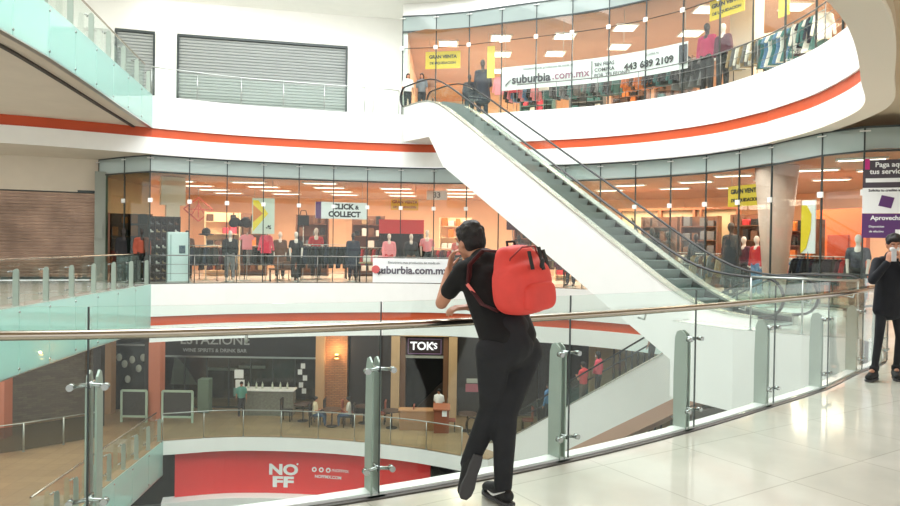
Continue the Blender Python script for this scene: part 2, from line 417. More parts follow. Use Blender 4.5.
# the ceiling over the left walkway behind the striped band
slab('ceiling_walkway', V2((-24, 20.3)) + BANDL[3:] + V2((-10.7, 26), (-13.7, 27.5), (-24, 28)), None, 4.7, CREAM, up=False)
NR2 = RIGHT2 + NEAR2
ring_o = offset(NR2, .5)
b = B(); b.band(offset(NR2, -.012), ring_o, 4.685, 4.78); struct(b.build('trim_2', RING))
far_o = ring_o
slab('ceiling_overhead', ring_o + V2((-9.5, 5), (-14, -6), (20, -6), (20, 20), (10, 20)), None, 5.0, TAN, up=False)
b = B(); b.strip(ring_o, 4.76, 5.02); struct(b.build('trim_3', TAN))
# store ceilings
slab('ceiling_store', offset(FAR, .22)[::-1] + V2((-14.0, 26.6), (-14.5, 42), (20, 42), (20, 14), (10.4, 16.8)), None, 4.12, STORE_C, up=False)
slab('ceiling_store_upper', [Vector((-2.0, 28.4))] + offset([p for p in FAR if p.x > -1.5] + RIGHT2[1:18], .2) + V2((20, 14), (20, 42), (-1.8, 42)), None, 10.32, STORE_C, up=False)
slab('ceiling_top', V2((-24, -6), (-24, 46), (22, 46), (22, -6)), offset(HOLE2, .0), 11.5, WHITE, up=False)
b = B()
b.strip(HOLE2 + HOLE2[:1], 11.5, 13.3); struct(b.build('trim_4', WHITE))
# skylight above the void: white ribs
b = B()
for k in range(9): b.beam((-10+k*2.5, 1, 16.9), (-10+k*2.5, 29, 16.9), .12, .3)
for k in range(12): b.beam((-12, 2+k*2.4, 16.95), (12, 2+k*2.4, 16.95), .1, .2)
struct(b.build('ceiling_skylight_ribs', WHITE2))

# fascias -----------------------------------------------------------
tn = [10]
def trim(pts, z0, z1, m, d=0.0):
    tn[0] += 1
    P = offset(pts, d) if d else pts
    b = B(); b.band(P, offset(P, .06), z0, z1); return struct(b.build('trim_%d' % tn[0], m))
FR1 = FAR + V2((9.15, 19.0))
for z, P in ((Z2, FAR[:-1]+RIGHT2+NEAR2), (Z1, FR1)):
    trim(P, z-1.15, z, WHITE)
    trim(P, z-1.5, z-1.15, ORANGE, .07)
    trim(P, z-2.1, z-1.5, WHITE)
    b = B(); b.band(P, offset(P, .07), z-1.17, z-1.15); tn[0] += 1; struct(b.build('trim_%d' % tn[0], WHITE))
trim(NEAR, -2.1, 0, WHITE)
# landing fascia of the middle level
b = B(); LF = LAND[1:]; b.band(LF, offset(LF, .05), -1.64, 0); struct(b.build('trim_5', WHITE))
slab('ceiling_landing', LAND + V2((9.6, 13.5), (9.6, 19.9)), None, -1.64, WHITE, up=False)
# striped band running on to the left under the upper slab and under the middle slab
for z in (Z2,):
    trim(BANDL, z-2.1, z-1.5, WHITE); trim(BANDL, z-1.5, z-1.15, ORANGE, .07)
# lower level rim and basement
R0 = [Vector((-10.7, 20.3))]
trim(FAR0, -6.75, -6.2, WHITE)
trim(V2((1.5, 24.6), (2.8, 26.2), (5.2, 25.6), (7.2, 24), (8.8, 21), (9.3, 17), (8.6, 12), (6.5, 9), (3, 6.2), (-1, 3.8), (-5, 3.8), (-8.5, 7)), -6.75, -6.2, WHITE)
KER = offset(FAR0, .0)
b = B(); b.band(offset(FAR0, -.25), offset(FAR0, .45), -8.9, -8.55); struct(b.build('trim_6', WHITE))
b = B(); b.strip(offset([Vector((-14, 25.5))] + FAR0 + V2((2.8, 26.2), (5.2, 25.6), (7.2, 24), (9.6, 21), (9.8, 12)), .75), -8.9, -6.75); struct(b.build('wall_basement', BLK0))

# walls ---------------------------------------------------------------
WU = V2((-22, 25.7), (-18, 26.5), (-11.4, 28.3), (-4.6, 29.75), (-1.95, 30.2))
def wall_poly(name, pts, z0, z1, m, th=.2):
    b = B(); b.band(pts, offset(pts, th), z0, z1); return struct(b.build(name, m))
sh = [px_on(WU, 113), px_on(WU, 153), px_on(WU, 175), px_on(WU, 345)]
s_pts = [q[0] for q in sh]
wall_poly('wall_upper_header', [WU[0], WU[1]] + s_pts[:2] + [WU[2]] + s_pts[3:] + WU[4:], 10.1, 11.5, WHITE)
wall_poly('wall_upper_left', [WU[0], WU[1], s_pts[0]], Z2, 10.1, WHITE)
wall_poly('wall_upper_middle', [s_pts[1], s_pts[2]], Z2, 10.1, WHITE)
wall_poly('wall_upper_right', [s_pts[3]] + WU[4:], Z2, 10.1, WHITE)
wall_poly('wall_upper_return', V2((-2.1, 30.2), (-2.08, 28.25)), Z2, 11.5, WHITE)
def shutter(a, bb, z0, z1, m, label, n, frame_m):
    d = (bb-a); L = d.length; t = d.normalized(); rz = math.atan2(t.y, t.x)
    r = empty('roller_shutter', (a.x, a.y, z0), rz, label, 'shutter')
    q = B(); H = z1-z0; yy = .12
    prof = []
    for k in range(n):
        z = H*k/n; s_ = H/n
        prof += [(z, yy+.02), (z+s_*.12, yy-.035), (z+s_*.62, yy-.055), (z+s_*.72, yy+.02)]
    vs = []; fs = []
    for i, (z, y) in enumerate(prof + [(H, yy)]): vs += [(0.04, y, z), (L-.04, y, z)]
    for i in range(len(prof)): fs.append((2*i, 2*i+1, 2*i+3, 2*i+2))
    q.poly(vs, fs); q.build('slat_curtain', m, r)
    q = B(); q.box((L/2, .06, H+.02), (L, .16, .1)); q.box((.03, .05, H/2), (.08, .14, H)); q.box((L-.03, .05, H/2), (.08, .14, H)); q.build('guide_frame', frame_m, r)
    q = B(); q.box((L/2, .06, .06), (L-.1, .07, .1)); q.build('bottom_bar', frame_m, r)
    return r
shutter(s_pts[2], s_pts[3], Z2+.02, 10.1, SHUT, 'wide silver roller shutter on the white upper floor wall', 26, MULL)
shutter(s_pts[0], s_pts[1], Z2+.02, 10.1, SHUT, 'narrow silver roller shutter on upper floor, behind the balustrade corner', 26, MULL)
# middle level left: cream wall over a bronze shutter
WL = V2((-22, 23.6), (-17.2, 25.2), (-13.75, 26.62))
wall_poly('wall_left_header', WL, 3.42, 4.7, CREAM)
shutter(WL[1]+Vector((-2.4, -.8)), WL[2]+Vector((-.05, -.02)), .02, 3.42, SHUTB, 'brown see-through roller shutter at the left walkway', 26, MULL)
b = B(); b.box((-13.5, 26.3, 2.1), (.45, .35, 4.2), math.radians(25)); b.box((-13.45, 26.05, 1.9), (.2, .06, .55), math.radians(25), DARKTRIM)
b.mats = [mat('grey_green_pilaster', (150, 156, 146), .5), DARKTRIM]; struct(b.build('wall_pilaster'))
# store shell
b = B(); b.strip(V2((-14.2, 26.8), (-14.2, 37.5), (-6, 39), (4, 38.5), (12, 35), (16.5, 30), (17.5, 16)), 0.0, 4.2); struct(b.build('wall_store', STORE_W))
b = B(); b.strip(V2((-1.9, 30.3), (-1.9, 38), (6, 37), (13, 33), (17, 27), (18, 14)), Z2, 11); struct(b.build('wall_store_upper', STORE_W))
slab('floor_store', offset(FAR, .3)[::-1] + V2((-13.8, 26.9), (-14, 38.9), (17, 38.9), (17, 18)), None, .012, STORE_F)
# lower level
WLL = V2((-22, 26.8), (-18.6, 28.4), (-15.6, 30.6))
wall_poly('wall_lower_left', WLL, Z0, -1.6, M_BRICKG)
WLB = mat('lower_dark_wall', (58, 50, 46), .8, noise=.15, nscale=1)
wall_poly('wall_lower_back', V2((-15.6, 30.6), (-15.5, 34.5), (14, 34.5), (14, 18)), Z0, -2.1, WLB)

# ------------------------------------------------------------------ shop glazing (each pane a window of its own)
def glaze(P, z0, z1, head, n0, clamp_z, rod=False, gm=None):
    pts = P; n = n0
    me_c = None
    for a, b_ in zip(pts, pts[1:]):
        d = b_-a; L = d.length; rz = math.atan2(d.y, d.x); c = (a+b_)/2
        r = empty('window_%d' % n, (c.x, c.y, z0), rz); struct(r); n += 1
        q = B(); q.box((0, 0, (head-z0)/2), (L-.03, .015, head-z0)); q.build('window_glass', gm or SHOPG, r)
        q = B(); q.box((0, 0, (head+z1)/2-z0), (L-.03, .02, z1-head-.02)); q.build('head_glass', HEADG, r)
        q = B(); q.box((-L/2, 0, (z1-z0)/2), (.035, .05, z1-z0)); q.box((0, 0, head-z0), (L, .05, .045)); q.box((0, 0, z1-z0-.02), (L, .07, .05)); q.build('window_frame', MULL, r)
        q = B(); q.box((-L/2, -.06, clamp_z-z0), (.15, .06, .15)); q.tube([(-L/2-.12, -.05, z1-z0-.12), (-L/2+.12, -.05, z1-z0-.12)], .018, 6); q.build('glass_clamp', WHITE2, r)
        if rod:
            q = B(); q.tube([(-L/2, -.03, clamp_z-z0), (L/2, -.03, clamp_z-z0)], .014, 6); q.build('tie_rod', MULL, r)
    return n
F1 = offset(FAR, .28)
RGT1 = V2((9.75, 17.9), (10.3, 17.0), (12.1, 16.3), (14.2, 15.9), (16.6, 15.7))
G1 = resample([p for p in F1], 1.32) + RGT1[:1] + RGT1[1:]
nw = glaze(G1, .02, 4.7, 4.08, 1, 3.05)
nw = glaze(V2((-13.7, 26.5), (-12.2, 25.45), F1[0]), .02, 4.7, 4.08, nw, 3.05, gm=glass('grey_green_side_glass', (.55, .64, .58), 1.3))
b = B(); b.band([q*1 for q in V2((-13.7, 26.5), (-12.2, 25.45))] + F1[:1], offset(V2((-13.7, 26.5), (-12.2, 25.45)) + F1[:1], .1), 4.68, 4.72); struct(b.build('trim_7', MULL))
FG2 = V2((-2.08, 28.2), (-.5, 27.9), (.6, 27.55)) + [p for p in offset(FAR, .15) if p.x > 1.4] + offset(RIGHT2, .15)
FG2 = [p for p in FG2 if p.y > 13.6]
G2 = resample(FG2, 1.4)
nw = glaze(G2, Z2+.02, 11.0, 10.35, nw, 9.65, rod=True)
b = B(); b.band(FG2, offset(FG2, .15), 11.0, 11.52); struct(b.build('trim_50', WHITE))

# ------------------------------------------------------------------ balustrades
def blade_post_mesh(H=.88, wd=.125):
    q = B()
    for s_ in (-1, 1):
        out = [(-wd*.5, 0), (wd*.5, 0), (wd*.52, H*.55), (wd*.5, H-.09), (wd*.36, H-.03), (0, H), (-wd*.30, H-.015), (-wd*.46, H-.07), (-wd*.52, H*.55)]
        M = Matrix.Rotation(math.pi/2, 4, 'Z'); q.prism([(x, z) for x, z in out], .012*s_+.012*(s_-1)*.0 - .006 + .012*s_, .012*s_+.006+.012*s_, M=M)
    return q
def post_set():
    q = blade_post_mesh(); q.box((0, 0, .006), (.12, .2, .012)); o1 = q.build('post', STEELP, bevel=.002)
    outs = []
    for z in (.815, .195):
        q = B()
        q.cyl((0, .02, z), (0, .115, z), .016, n=10)
        q.tube([(-.085, .118, z-.004), (0, .105, z+.006), (.085, .118, z-.004)], .012, 8)
        for x in (-.085, .085): q.cyl((x, .10, z-.004), (x, .145, z-.004), .019, n=12)
        outs.append(q.build('clamp', CHROME))
    return o1, outs
P0_, C0_ = post_set()
PM, CMH = P0_.data, [o.data for o in C0_]
def inst(name, me, parent, loc, rz=0, bevel=None):
    o = bpy.data.objects.new(name, me); COL.objects.link(o); o.location = loc; o.rotation_euler = (0, 0, rz); o.parent = parent; return o
def blade_balustrade(name, label, cat, Pposts, z, rail_pts, glass_h=1.24, rail_h=1.1, rail_off=.2, railm=BRONZE, full=True, group=None, goff=.125, extra=None):
    r = empty(name, (Pposts[0].x, Pposts[0].y, z), 0, label, cat, group); O = Pposts[0]
    def L(p, zz=0): return (p.x-O.x, p.y-O.y, zz)
    n = len(Pposts)
    for i, p in enumerate(Pposts):
        t = (Pposts[min(i+1, n-1)]-Pposts[max(i-1, 0)]).normalized(); rz = math.atan2(t.y, t.x)
        o = inst('post', PM, r, L(p), rz); [inst('clamp', c_, o, (0, 0, 0)) for c_ in CMH]
    GP = offset(Pposts, goff)
    RL = rail_pts
    for a, c in zip(GP, GP[1:]):
        d = (c-a); u = d.normalized()
        m_ = (a+c)/2
        # gently bowed pane
        q = B(); a2, c2 = a+u*.012, c-u*.012; lo = [a2, a2.lerp(c2, .5), c2]
        q.band([Vector(L(p)[:2]) for p in lo], [Vector(L(p)[:2]) for p in offset(lo, .012)], .05, glass_h); q.build('glass_panel', CLEAR, r)
        if full:
            q = B(); q.box(L(a, (glass_h+.05)/2), (.006, .014, glass_h-.05), math.atan2(d.y, d.x)); q.build('glass_edge', MULL, r)
    RP = [Vector(L(p, rail_h)) for p in offset(RL, rail_off)]
    q = B(); q.tube(RP, .03, 12, rr=[(.033, .026)]*len(RP)); q.build('handrail', railm, r)
    if full:
        for i, p in enumerate(GP[:-1]):
            m_ = GP[i].lerp(GP[i+1], .5); t = (GP[i+1]-GP[i]).normalized(); nn = Vector((-t.y, t.x))
            q = B(); q.tube([L(m_, rail_h-.06), L(m_+nn*.06, rail_h-.07), L(m_+nn*.075, rail_h-.02)], .008, 6); q.build('rail_bracket', STEEL, r)
    return r
for o in [P0_]+C0_: bpy.data.objects.remove(o)

PN = V2(*POSTS)
RN = spline([(x, y) for x, y in POSTS] + [(-5.2, 4.0)])
RN = [p for p in RN]
blade_balustrade('glass_balustrade', 'long curved glass balustrade with bronze handrail that the man leans on', 'railing', PN + V2((-4.9, 3.92)), 0, RN)
KB = offset(NEAR, .0)
b = B(); b.band(KB, offset(KB, .105), .0, .03); struct(b.build('trim_8', mat('kerb_white_marble', (238, 238, 236), .2)))
b = B(); b.band(offset(KB, .11), offset(KB, .155), .0, .012); struct(b.build('trim_9', mat('kerb_dark_steel', (84, 80, 76), .3, .6)))

def left_run(P, y0, y1):
    Q = [p for p in resample(P, .25) if y0 <= p.y <= y1]; return resample(Q, 1.5)
L1 = offset(left_run(LEFT1, 11.5, 24.6), .12); L2_ = offset(left_run(LEFT2, 12.0, 24.6), .12)
blade_balustrade('glass_balustrade', 'glass balustrade with white blade posts along the left walkway on the photographer\'s floor', 'railing', L1, 0, L1, full=False, glass_h=1.05, rail_off=.12)
blade_balustrade('glass_balustrade', 'glass balustrade with white blade posts on the upper left walkway', 'railing', L2_, Z2, L2_, full=False, glass_h=1.05, rail_off=.12)
L0_ = offset(resample(V2((-10.5, 17.5), (-10.7, 20.3), (-11.06, 26.3)), 1.1), .12)
blade_balustrade('glass_balustrade', 'glass balustrade with pale blade posts at the left rim of the lower floor', 'railing', L0_, Z0, L0_, full=False, glass_h=1.05, rail_off=.12)
# green glass fascias under the left walkways
def fascia(P, z0, z1, label, d=-.03):
    r = empty('glass_fascia', (0, 0, 0), 0, label, 'glass cladding'); Q = resample(P, 1.5)
    for a, c in zip(Q, Q[1:]):
        u = (c-a).normalized(); a2, c2 = a+u*.012, c-u*.012
        q = B(); q.band(offset([a2, c2], d), offset([a2, c2], d-.012), z0, z1); o = q.build('glass_panel', FASG, r)
        nn = Vector((-u.y, u.x))*(d-.03); q = B()
        for z in (z0+.12, z1-.12): p = a+nn; q.cyl((p.x, p.y, z), (p.x-nn.x*1.2, p.y-nn.y*1.2, z), .03, n=10)
        q.build('fixing_disc', CHROME, r)
    q = B(); q.band(offset(Q, .05), offset(Q, .10), z0+.03, z1-.01); q.build('backing_board', WHITE, r)
    q = B(); q.band(offset(Q, d-.01), offset(Q, .1), z0-.03, z0); q.build('lower_edge', STEEL, r)
fascia([p for p in LEFT2], Z2-1.15, Z2, 'green glass cladding on edge of the upper left walkway')
fascia([p for p in LEFT1 if p.y > 12], -1.57, 0, 'green glass cladding on edge of the left walkway level with the man')
fascia(V2((-10.5, 17.5), (-10.7, 20.3), (-11.06, 26.3)), -7.5, Z0, 'green glass cladding on the lower floor rim beside the red banner')

def rail_run(P, z, label, posts=True, glassm=CLEAR, mid=False, off=.12, h=1.05, sp=1.5, gt=None, post_r=.018, name='glass_balustrade', railm=STEEL):
    Q = resample(offset(P, off), sp); O = Q[0]; r = empty(name, (O.x, O.y, z), 0, label, 'railing')
    def L(p, zz): return (p.x-O.x, p.y-O.y, zz)
    fine = offset(P, off)
    q = B(); q.tube([L(p, h) for p in fine], .022, 8); q.build('handrail', railm, r)
    if mid:
        for hh in (.72, .38):
            q = B(); q.tube([L(p, hh) for p in fine], .009, 6); q.build('mid_rail', railm, r)
    pm = None
    for p in Q:
        if pm is None:
            q = B(); q.cyl((0, 0, 0), (0, 0, h), post_r, n=8); q.cyl((0, 0, 0), (0, 0, .012), .05, n=12); o = q.build('post', railm, r); pm = o.data; o.location = L(p, 0)
        else: inst('post', pm, r, L(p, 0))
    if glassm:
        for a, c in zip(Q, Q[1:]):
            u = (c-a).normalized(); q = B(); q.band([Vector(L(a+u*.03, 0)[:2]), Vector(L(c-u*.03, 0)[:2])], [Vector(L(p, 0)[:2]) for p in offset([a+u*.03, c-u*.03], .01)], .06, gt or h-.08); q.build('glass_panel', glassm, r)
    return r
rail_run([p for p in FAR if p.y > 22], 0, 'thin steel railing in front of the middle floor shop windows', glassm=None, mid=True, off=.08, railm=mat('dull_steel', (120, 122, 118), .4, .6))
rail_run([p for p in FAR if p.x < -3.2], Z2, 'glass railing in front of the upper roller shutters')
rail_run(V2((-3.2, 27.4), (-2.2, 27.9)), Z2, 'short railing end beside the top of the escalator', off=-.05)
rail_run([p for p in FAR if p.x > 2.2][::1] + [p for p in RIGHT2 if p.y > 13.9], Z2, 'curved railing in front of the upper shop windows', glassm=None, mid=True, off=.05, railm=mat('dull_steel', (120, 122, 118), .4, .6), post_r=.012)
rail_run(FAR0[:-3], Z0, 'glass railing along the lower floor rim above the red banner', off=.1)
rail_run(V2((5.9, 13.32), (6.62, 12.82), (7.5, 12.45)), 0, 'short glass railing at front of the escalator landing', off=.06, sp=.9)
rail_run(V2((9.5, 14.8), (9.9, 13.8)), 0, 'pale glass railing beyond the landing beside the standing man', off=.0, sp=1.0)

# ------------------------------------------------------------------ escalators
def escalator(A, Bt, wid, perp, label, depth0, depth1, landing0, landing1, steps_lit=True, skirt=None):
    """A bottom of the incline (near deck edge), Bt top; width towards perp"""
    A, Bt = Vector(A), Vector(Bt); h = Vector((Bt.x-A.x, Bt.y-A.y)); run = h.length; h = h.normalized(); rise = Bt.z-A.z
    d3 = Vector((h.x, h.y, 0)); p3 = Vector((perp.x, perp.y, 0)).normalized(); p3 = (p3-d3*p3.dot(d3)).normalized()
    M = Matrix(((d3.x, p3.x, 0, A.x), (d3.y, p3.y, 0, A.y), (0, 0, 1, A.z), (0, 0, 0, 1)))
    r = bpy.data.objects.new('escalator', None); COL.objects.link(r); r.matrix_world = M; tag(r, label, 'escalator')
    def prof(z):                                      # centre line: lower flat, incline, upper flat
        return [(-landing0, z), (0, z), (run, rise+z), (run+landing1, rise+z)]
    def smooth(z, dx0=0, dx1=0):
        P = []
        x0, x1 = -landing0, run+landing1
        def f(x):
            k = .9
            def sp(u): return k*math.log1p(math.exp(min(50, u/k*2.2)))/2.2
            return (sp(x)-sp(x-run))*rise/run
        n = 40
        return [(x0+(x1-x0)*i/n, f(x0+(x1-x0)*i/n)+z) for i in range(n+1)]
    E = Matrix.Identity(4)
    top = smooth(0)
    bot = [(x, z) for x, z in [(run+landing1, rise-1.35), (run+.2, rise-1.40), (run-.8, rise-depth1-.8*rise/run), (.4, .4*rise/run-depth0), (-.6, -1.62), (-landing0, -1.62)]]
    out = top + bot
    q = B(); q.prism(out, 0, .16); q.build('near_truss_side', WHITE, r)
    q = B(); q.prism(out, wid-.16+.0, wid); q.build('far_truss_side', WHITE, r)
    q = B(); us = bot[::-1]
    q.poly([(x, y, z) for y in (.16, wid-.16) for x, z in us], [(i, i+1, len(us)+i+1, len(us)+i) for i in range(len(us)-1)]); q.build('truss_underside', WHITE, r)
    # decks
    for nm, y0, y1 in (('near_deck', -.02, .2), ('far_deck', wid-.24, wid+.02)):
        q = B(); T = smooth(0.0); T2 = smooth(.05)
        n = len(T); vs = [(x, y, z) for y in (y0, y1) for x, z in T] + [(x, y, z) for y in (y0, y1) for x, z in T2]
        fs = []
        for i in range(n-1):
            fs += [(i, i+1, n+i+1, n+i), (2*n+i, 3*n+i, 3*n+i+1, 2*n+i+1), (i, 2*n+i, 2*n+i+1, i+1), (n+i, n+i+1, 3*n+i+1, 3*n+i)]
        q.poly(vs, fs); q.build(nm, mat('escalator_deck_steel', (206, 204, 192), .25, .7), r)
    q = B(); T = smooth(-.32); T2 = smooth(0.0); n = len(T)
    q.poly([(x, wid-.245, z) for x, z in T] + [(x, wid-.245, z) for x, z in T2], [(i, i+1, n+i+1, n+i) for i in range(n-1)]); q.build('skirt_panel', mat('dark_skirt', (40, 37, 33), .5, .2), r)
    # steps
    ns = int(rise/.21); tr = run/ns; hh = rise/ns
    q = B(); wS = wid-.46
    q.box((tr*.5, 0, -.02), (tr*1.02, wS, .04)); q.poly([(-.02, -wS/2, 0), (-.02, wS/2, 0), (.05, wS/2, -hh-.04), (.05, -wS/2, -hh-.04)], [(0, 1, 2, 3)])
    for k in range(9): q.box((tr*.5, -wS/2+(k+.5)*wS/9, .004), (tr, .02, .008))
    st = q.build('step', mat('escalator_step_alu', (142, 150, 147), .5, .3), r)
    for i in range(ns):
        loc = (i*tr, wid/2-.01, (i+1)*hh-.17)
        if i == 0: st.location = loc
        else: inst('step', st.data, r, loc)
    # comb plates
    q = B(); q.box((-landing0/2, wid/2, -.13), (landing0, wid-.4, .05)); q.box((run+landing1/2, wid/2, rise-.13), (landing1, wid-.4, .05)); q.build('comb_plate', STEEL, r)
    # glass and handrails
    for nm, y in (('near', .09), ('far', wid-.11)):
        T = smooth(.04); T2 = smooth(.80)
        for s_ in range(0, 40, 5):
            a, c = T[s_:s_+6], T2[s_:s_+6]; n = len(a); q = B()
            q.poly([(x, y-.005, z) for x, z in a] + [(x, y-.005, z) for x, z in c] + [(x, y+.005, z) for x, z in a] + [(x, y+.005, z) for x, z in c],
                   [(i, i+1, n+i+1, n+i) for i in range(n-1)] + [(2*n+i, 3*n+i, 3*n+i+1, 2*n+i+1) for i in range(n-1)] + [(n+i, n+i+1, 3*n+i+1, 3*n+i) for i in range(n-1)] + [(0, n, 3*n, 2*n), (n-1, 3*n-1, 4*n-1, 2*n-1) if False else (n-1, 2*n-1, 4*n-1, 3*n-1)])
            q.build('side_glass', ESCG, r)
        H = [(x, y, z) for x, z in smooth(.84)]
        def loop(x, z, s_):
            return [(x+s_*(.1+.38*math.sin(a)), y, z-.39+.39*math.cos(a)) for a in [math.pi*i/9 for i in range(10)]] + [(x-s_*.05, y, z-.80)]
        pts = loop(H[0][0], H[0][2], -1)[::-1] + H + loop(H[-1][0], H[-1][2], 1)
        q = B(); q.tube(pts, .035, 8, rr=[(.045, .028)]*len(pts)); q.build('handrail', RUBBER, r)
    for x, z, s_ in ((-landing0, 0, -1), (run+landing1, rise, 1)):
        for y in (.09, wid-.11):
            q = B(); o_ = [(x-s_*.05, z+.04)] + [(x+s_*(.1+.33*math.sin(a)), z+.45-.34*math.cos(a)) for a in [math.pi*i/8 for i in range(9)]] + [(x-s_*.05, z+.79)]
            q.prism(o_, y-.005, y+.005); q.build('newel_glass', ESCG, r)
    if skirt:
        q = B(); q.prism([(.4, .4*rise/run-depth0-skirt), (run-.8, rise-depth1-.8*rise/run-skirt*.9), (run-.8, rise-depth1-.8*rise/run), (.4, .4*rise/run-depth0)], -.0, wid); q.build('lower_cladding', mat('pinkish_cladding', (196, 158, 138), .6), r)
    return r
UA = Vector((5.5, 15.0, .17)); UB = Vector((-.735, 25.0, Z2+.17))
escalator(UA, UB, 1.42, UPER, 'white-sided escalator rising from the landing to the upper floor', 1.55, 2.1, 1.45, 2.2)
LA = Vector((1.75, 25.6, Z0+.15)); LB = Vector((8.05, 18.0, .15))
lp = Vector(((LB-LA).y, -(LB-LA).x)).normalized(); lp = Vector((.77, .64))
escalator(LA, LB, 1.42, lp, 'white-sided escalator climbing from the lower floor to the landing', 1.45, 1.5, 1.2, 2.2, skirt=.5)

# ------------------------------------------------------------------ figures
SKIN = mat('skin', (196, 140, 112), .5); SKIN2 = mat('skin_warm', (176, 120, 92), .5)
HAIR = mat('black_hair', (24, 20, 20), .6, noise=.2, nscale=60, bump=.4)
def frame(f, u=(0, 0, 1)):
    """columns: right, forward, up"""
    f = Vector(f).normalized(); r = f.cross(Vector(u)).normalized(); u = r.cross(f); return Matrix((r, f, u)).transposed()
def hand(b, wrist, d, n, th, curl=.3, s=1.0):
    """palm along d, palm side faces n, thumb towards th"""
    d = Vector(d).normalized(); n = Vector(n); n = (n-d*n.dot(d)).normalized(); th = Vector(th); th = (th-d*th.dot(d)-n*th.dot(n)).normalized(); w = Vector(wrist)
    for k in (-.5, .5): b.cap(w+d*.015*s+th*k*.022*s, w+d*.085*s+th*k*.04*s, .019*s, .017*s, flat=.8, side=n)
    for i, (L, off) in enumerate(((.066, .030), (.076, .010), (.070, -.010), (.056, -.029))):
        p = w+d*.088*s+th*off*s; dd = d.copy()
        for j, f in enumerate((.45, .32, .25)):
            a = curl*(.6+.5*j)*(1+.12*i); dd = (dd*math.cos(a)+n*math.sin(a)).normalized(); q = p+dd*L*f*s*1.1
            b.cap(p, q, (.0095-.001*j)*s, (.0088-.001*j)*s, n=8); p = q
    p = w+d*.025*s+th*.026*s; dd = (d*.6+th*.75+n*.25).normalized()
    for j, L in enumerate((.036, .030, .024)):
        q = p+dd*L*s; b.cap(p, q, (.0125-.0013*j)*s, (.0115-.0013*j)*s, n=8); p = q; dd = (dd+d*.35+n*.25*curl).normalized()
def figure(J, label, feet=None, lw=1.0, skin=SKIN, top=None, top_name='shirt', legs=None, shoe=None, sole=None, hair=HAIR, sleeve=.75, vox=.03, build=1.0, hairlen=0, hands=None, detail=False, face=None, headup=(0, 0, 1), mask=None, hem=.0, group=None, cat='person', name='person', tall=1.0, loose=1.0):
    """one continuous body from joints (world space); hair and clothes are children"""
    J = {k: Vector(v) for k, v in J.items()}; k = build*tall
    base = Vector((J['pelvis'].x, J['pelvis'].y, min(J['anL'].z, J['anR'].z)-.08*tall))
    r = empty(name, base, 0, label, cat, group)
    for q in J: J[q] = J[q]-base
    F = frame(face or (0, -1, 0), headup); H = J['head']; bk = (J['shR']-J['shL']).normalized(); fw = Vector((0, 0, 1)).cross(bk).normalized()
    hs = tall
    b = B()
    b.ell(H+F@Vector((0, -.008, .02))*hs, (.074*hs, .092*hs, .098*hs), F); b.cap(H+F@Vector((0, .035, -.03))*hs, H+F@Vector((0, .058, -.075))*hs, .052*hs, .034*hs, n=12)
    b.ell(H+F@Vector((0, .02, -.03))*hs, (.062*hs, .07*hs, .07*hs), F)
    if detail:
        b.cap(H+F@Vector((0, .088, .015)), H+F@Vector((0, .108, -.018)), .009, .014, n=8)
        for s_ in (-1, 1):
            b.ell(H+F@Vector((s_*.076, -.004, -.01)), (.008, .02, .032), F); b.cap(H+F@Vector((s_*.045, .078, .035)), H+F@Vector((s_*.018, .088, .036)), .009, n=8)
            b.ell(H+F@Vector((s_*.030, .078, .014)), (.014, .010, .010), F)
        b.cap(H+F@Vector((-.018, .088, -.048)), H+F@Vector((.018, .088, -.048)), .0085, n=8); b.cap(H+F@Vector((-.014, .085, -.060)), H+F@Vector((.014, .085, -.060)), .009, n=8)
    b.cap(J['neck'], H+F@Vector((0, -.02, -.05))*hs, .062*k, .054*k, n=12)
    b.cap(J['shL']*.8+J['shR']*.2, J['shR']*.8+J['shL']*.2, .06*k)
    b.cap(J['chest'], J['pelvis'], .11*k, .10*k, flat=1.2, side=bk)
    for s_ in 'LR':
        b.cap(J['sh'+s_], J['el'+s_], .047*k, .040*k); b.cap(J['el'+s_], J['wr'+s_], .040*k, .027*k)
        b.cap(J['pelvis'], J['hip'+s_], .075*k, .068*k)
        b.cap(J['hip'+s_], J['kn'+s_], .072*k*lw, .052*k*lw); b.cap(J['kn'+s_], J['an'+s_], .05*k*lw, .034*k*lw); b.cap(J['an'+s_], J['an'+s_].lerp(J['to'+s_], .3), .034*k, .03*k)
        b.cap(J['an'+s_]*.66+J['kn'+s_]*.34, J['kn'+s_]*.7+J['an'+s_]*.3, .04*k*lw, .054*k*lw)
        if hands and s_ in hands: hd = hands[s_]; hand(b, J['wr'+s_], hd[0], hd[1], hd[2], hd[3], tall)
        else:
            dd = (J['wr'+s_]-J['el'+s_]).normalized()
            if detail: hand(b, J['wr'+s_], dd, fw, bk*(1 if s_ == 'L' else -1), .35)
            else: b.cap(J['wr'+s_], J['wr'+s_]+dd*.11*tall, .032*tall, .026*tall, flat=.6)
    body = b.blob('body', skin, r, vox, 2 if detail else 3)
    body.name = 'body'
    if detail:
        for s_ in (-1, 1):
            q = B(); q.ell(H+F@Vector((s_*.030, .083, .014)), (.0095, .008, .007), F); e = q.build('eye', mat('eye_white', (230, 228, 224), .3), r)
            q = B(); q.ell(H+F@Vector((s_*.030, .0895, .014)), (.004, .003, .004), F); q.build('iris', mat('iris_brown', (40, 26, 18), .3), e)
            q = B(); q.cap(H+F@Vector((s_*.048, .083, .036)), H+F@Vector((s_*.016, .095, .038)), .0045, n=8); q.build('eyebrow', hair, r)
        q = B(); q.cap(H+F@Vector((-.02, .096, -.054)), H+F@Vector((.02, .096, -.054)), .005, n=8, flat=.6); q.build('lips', mat('lips', (160, 92, 82), .5), r)
    # hair
    q = B(); q.ell(H+F@Vector((0, -.022, .040))*hs, (.086*hs, .098*hs, .092*hs), F); q.ell(H+F@Vector((0, -.045, .0))*hs, (.080*hs, .072*hs, .085*hs), F)
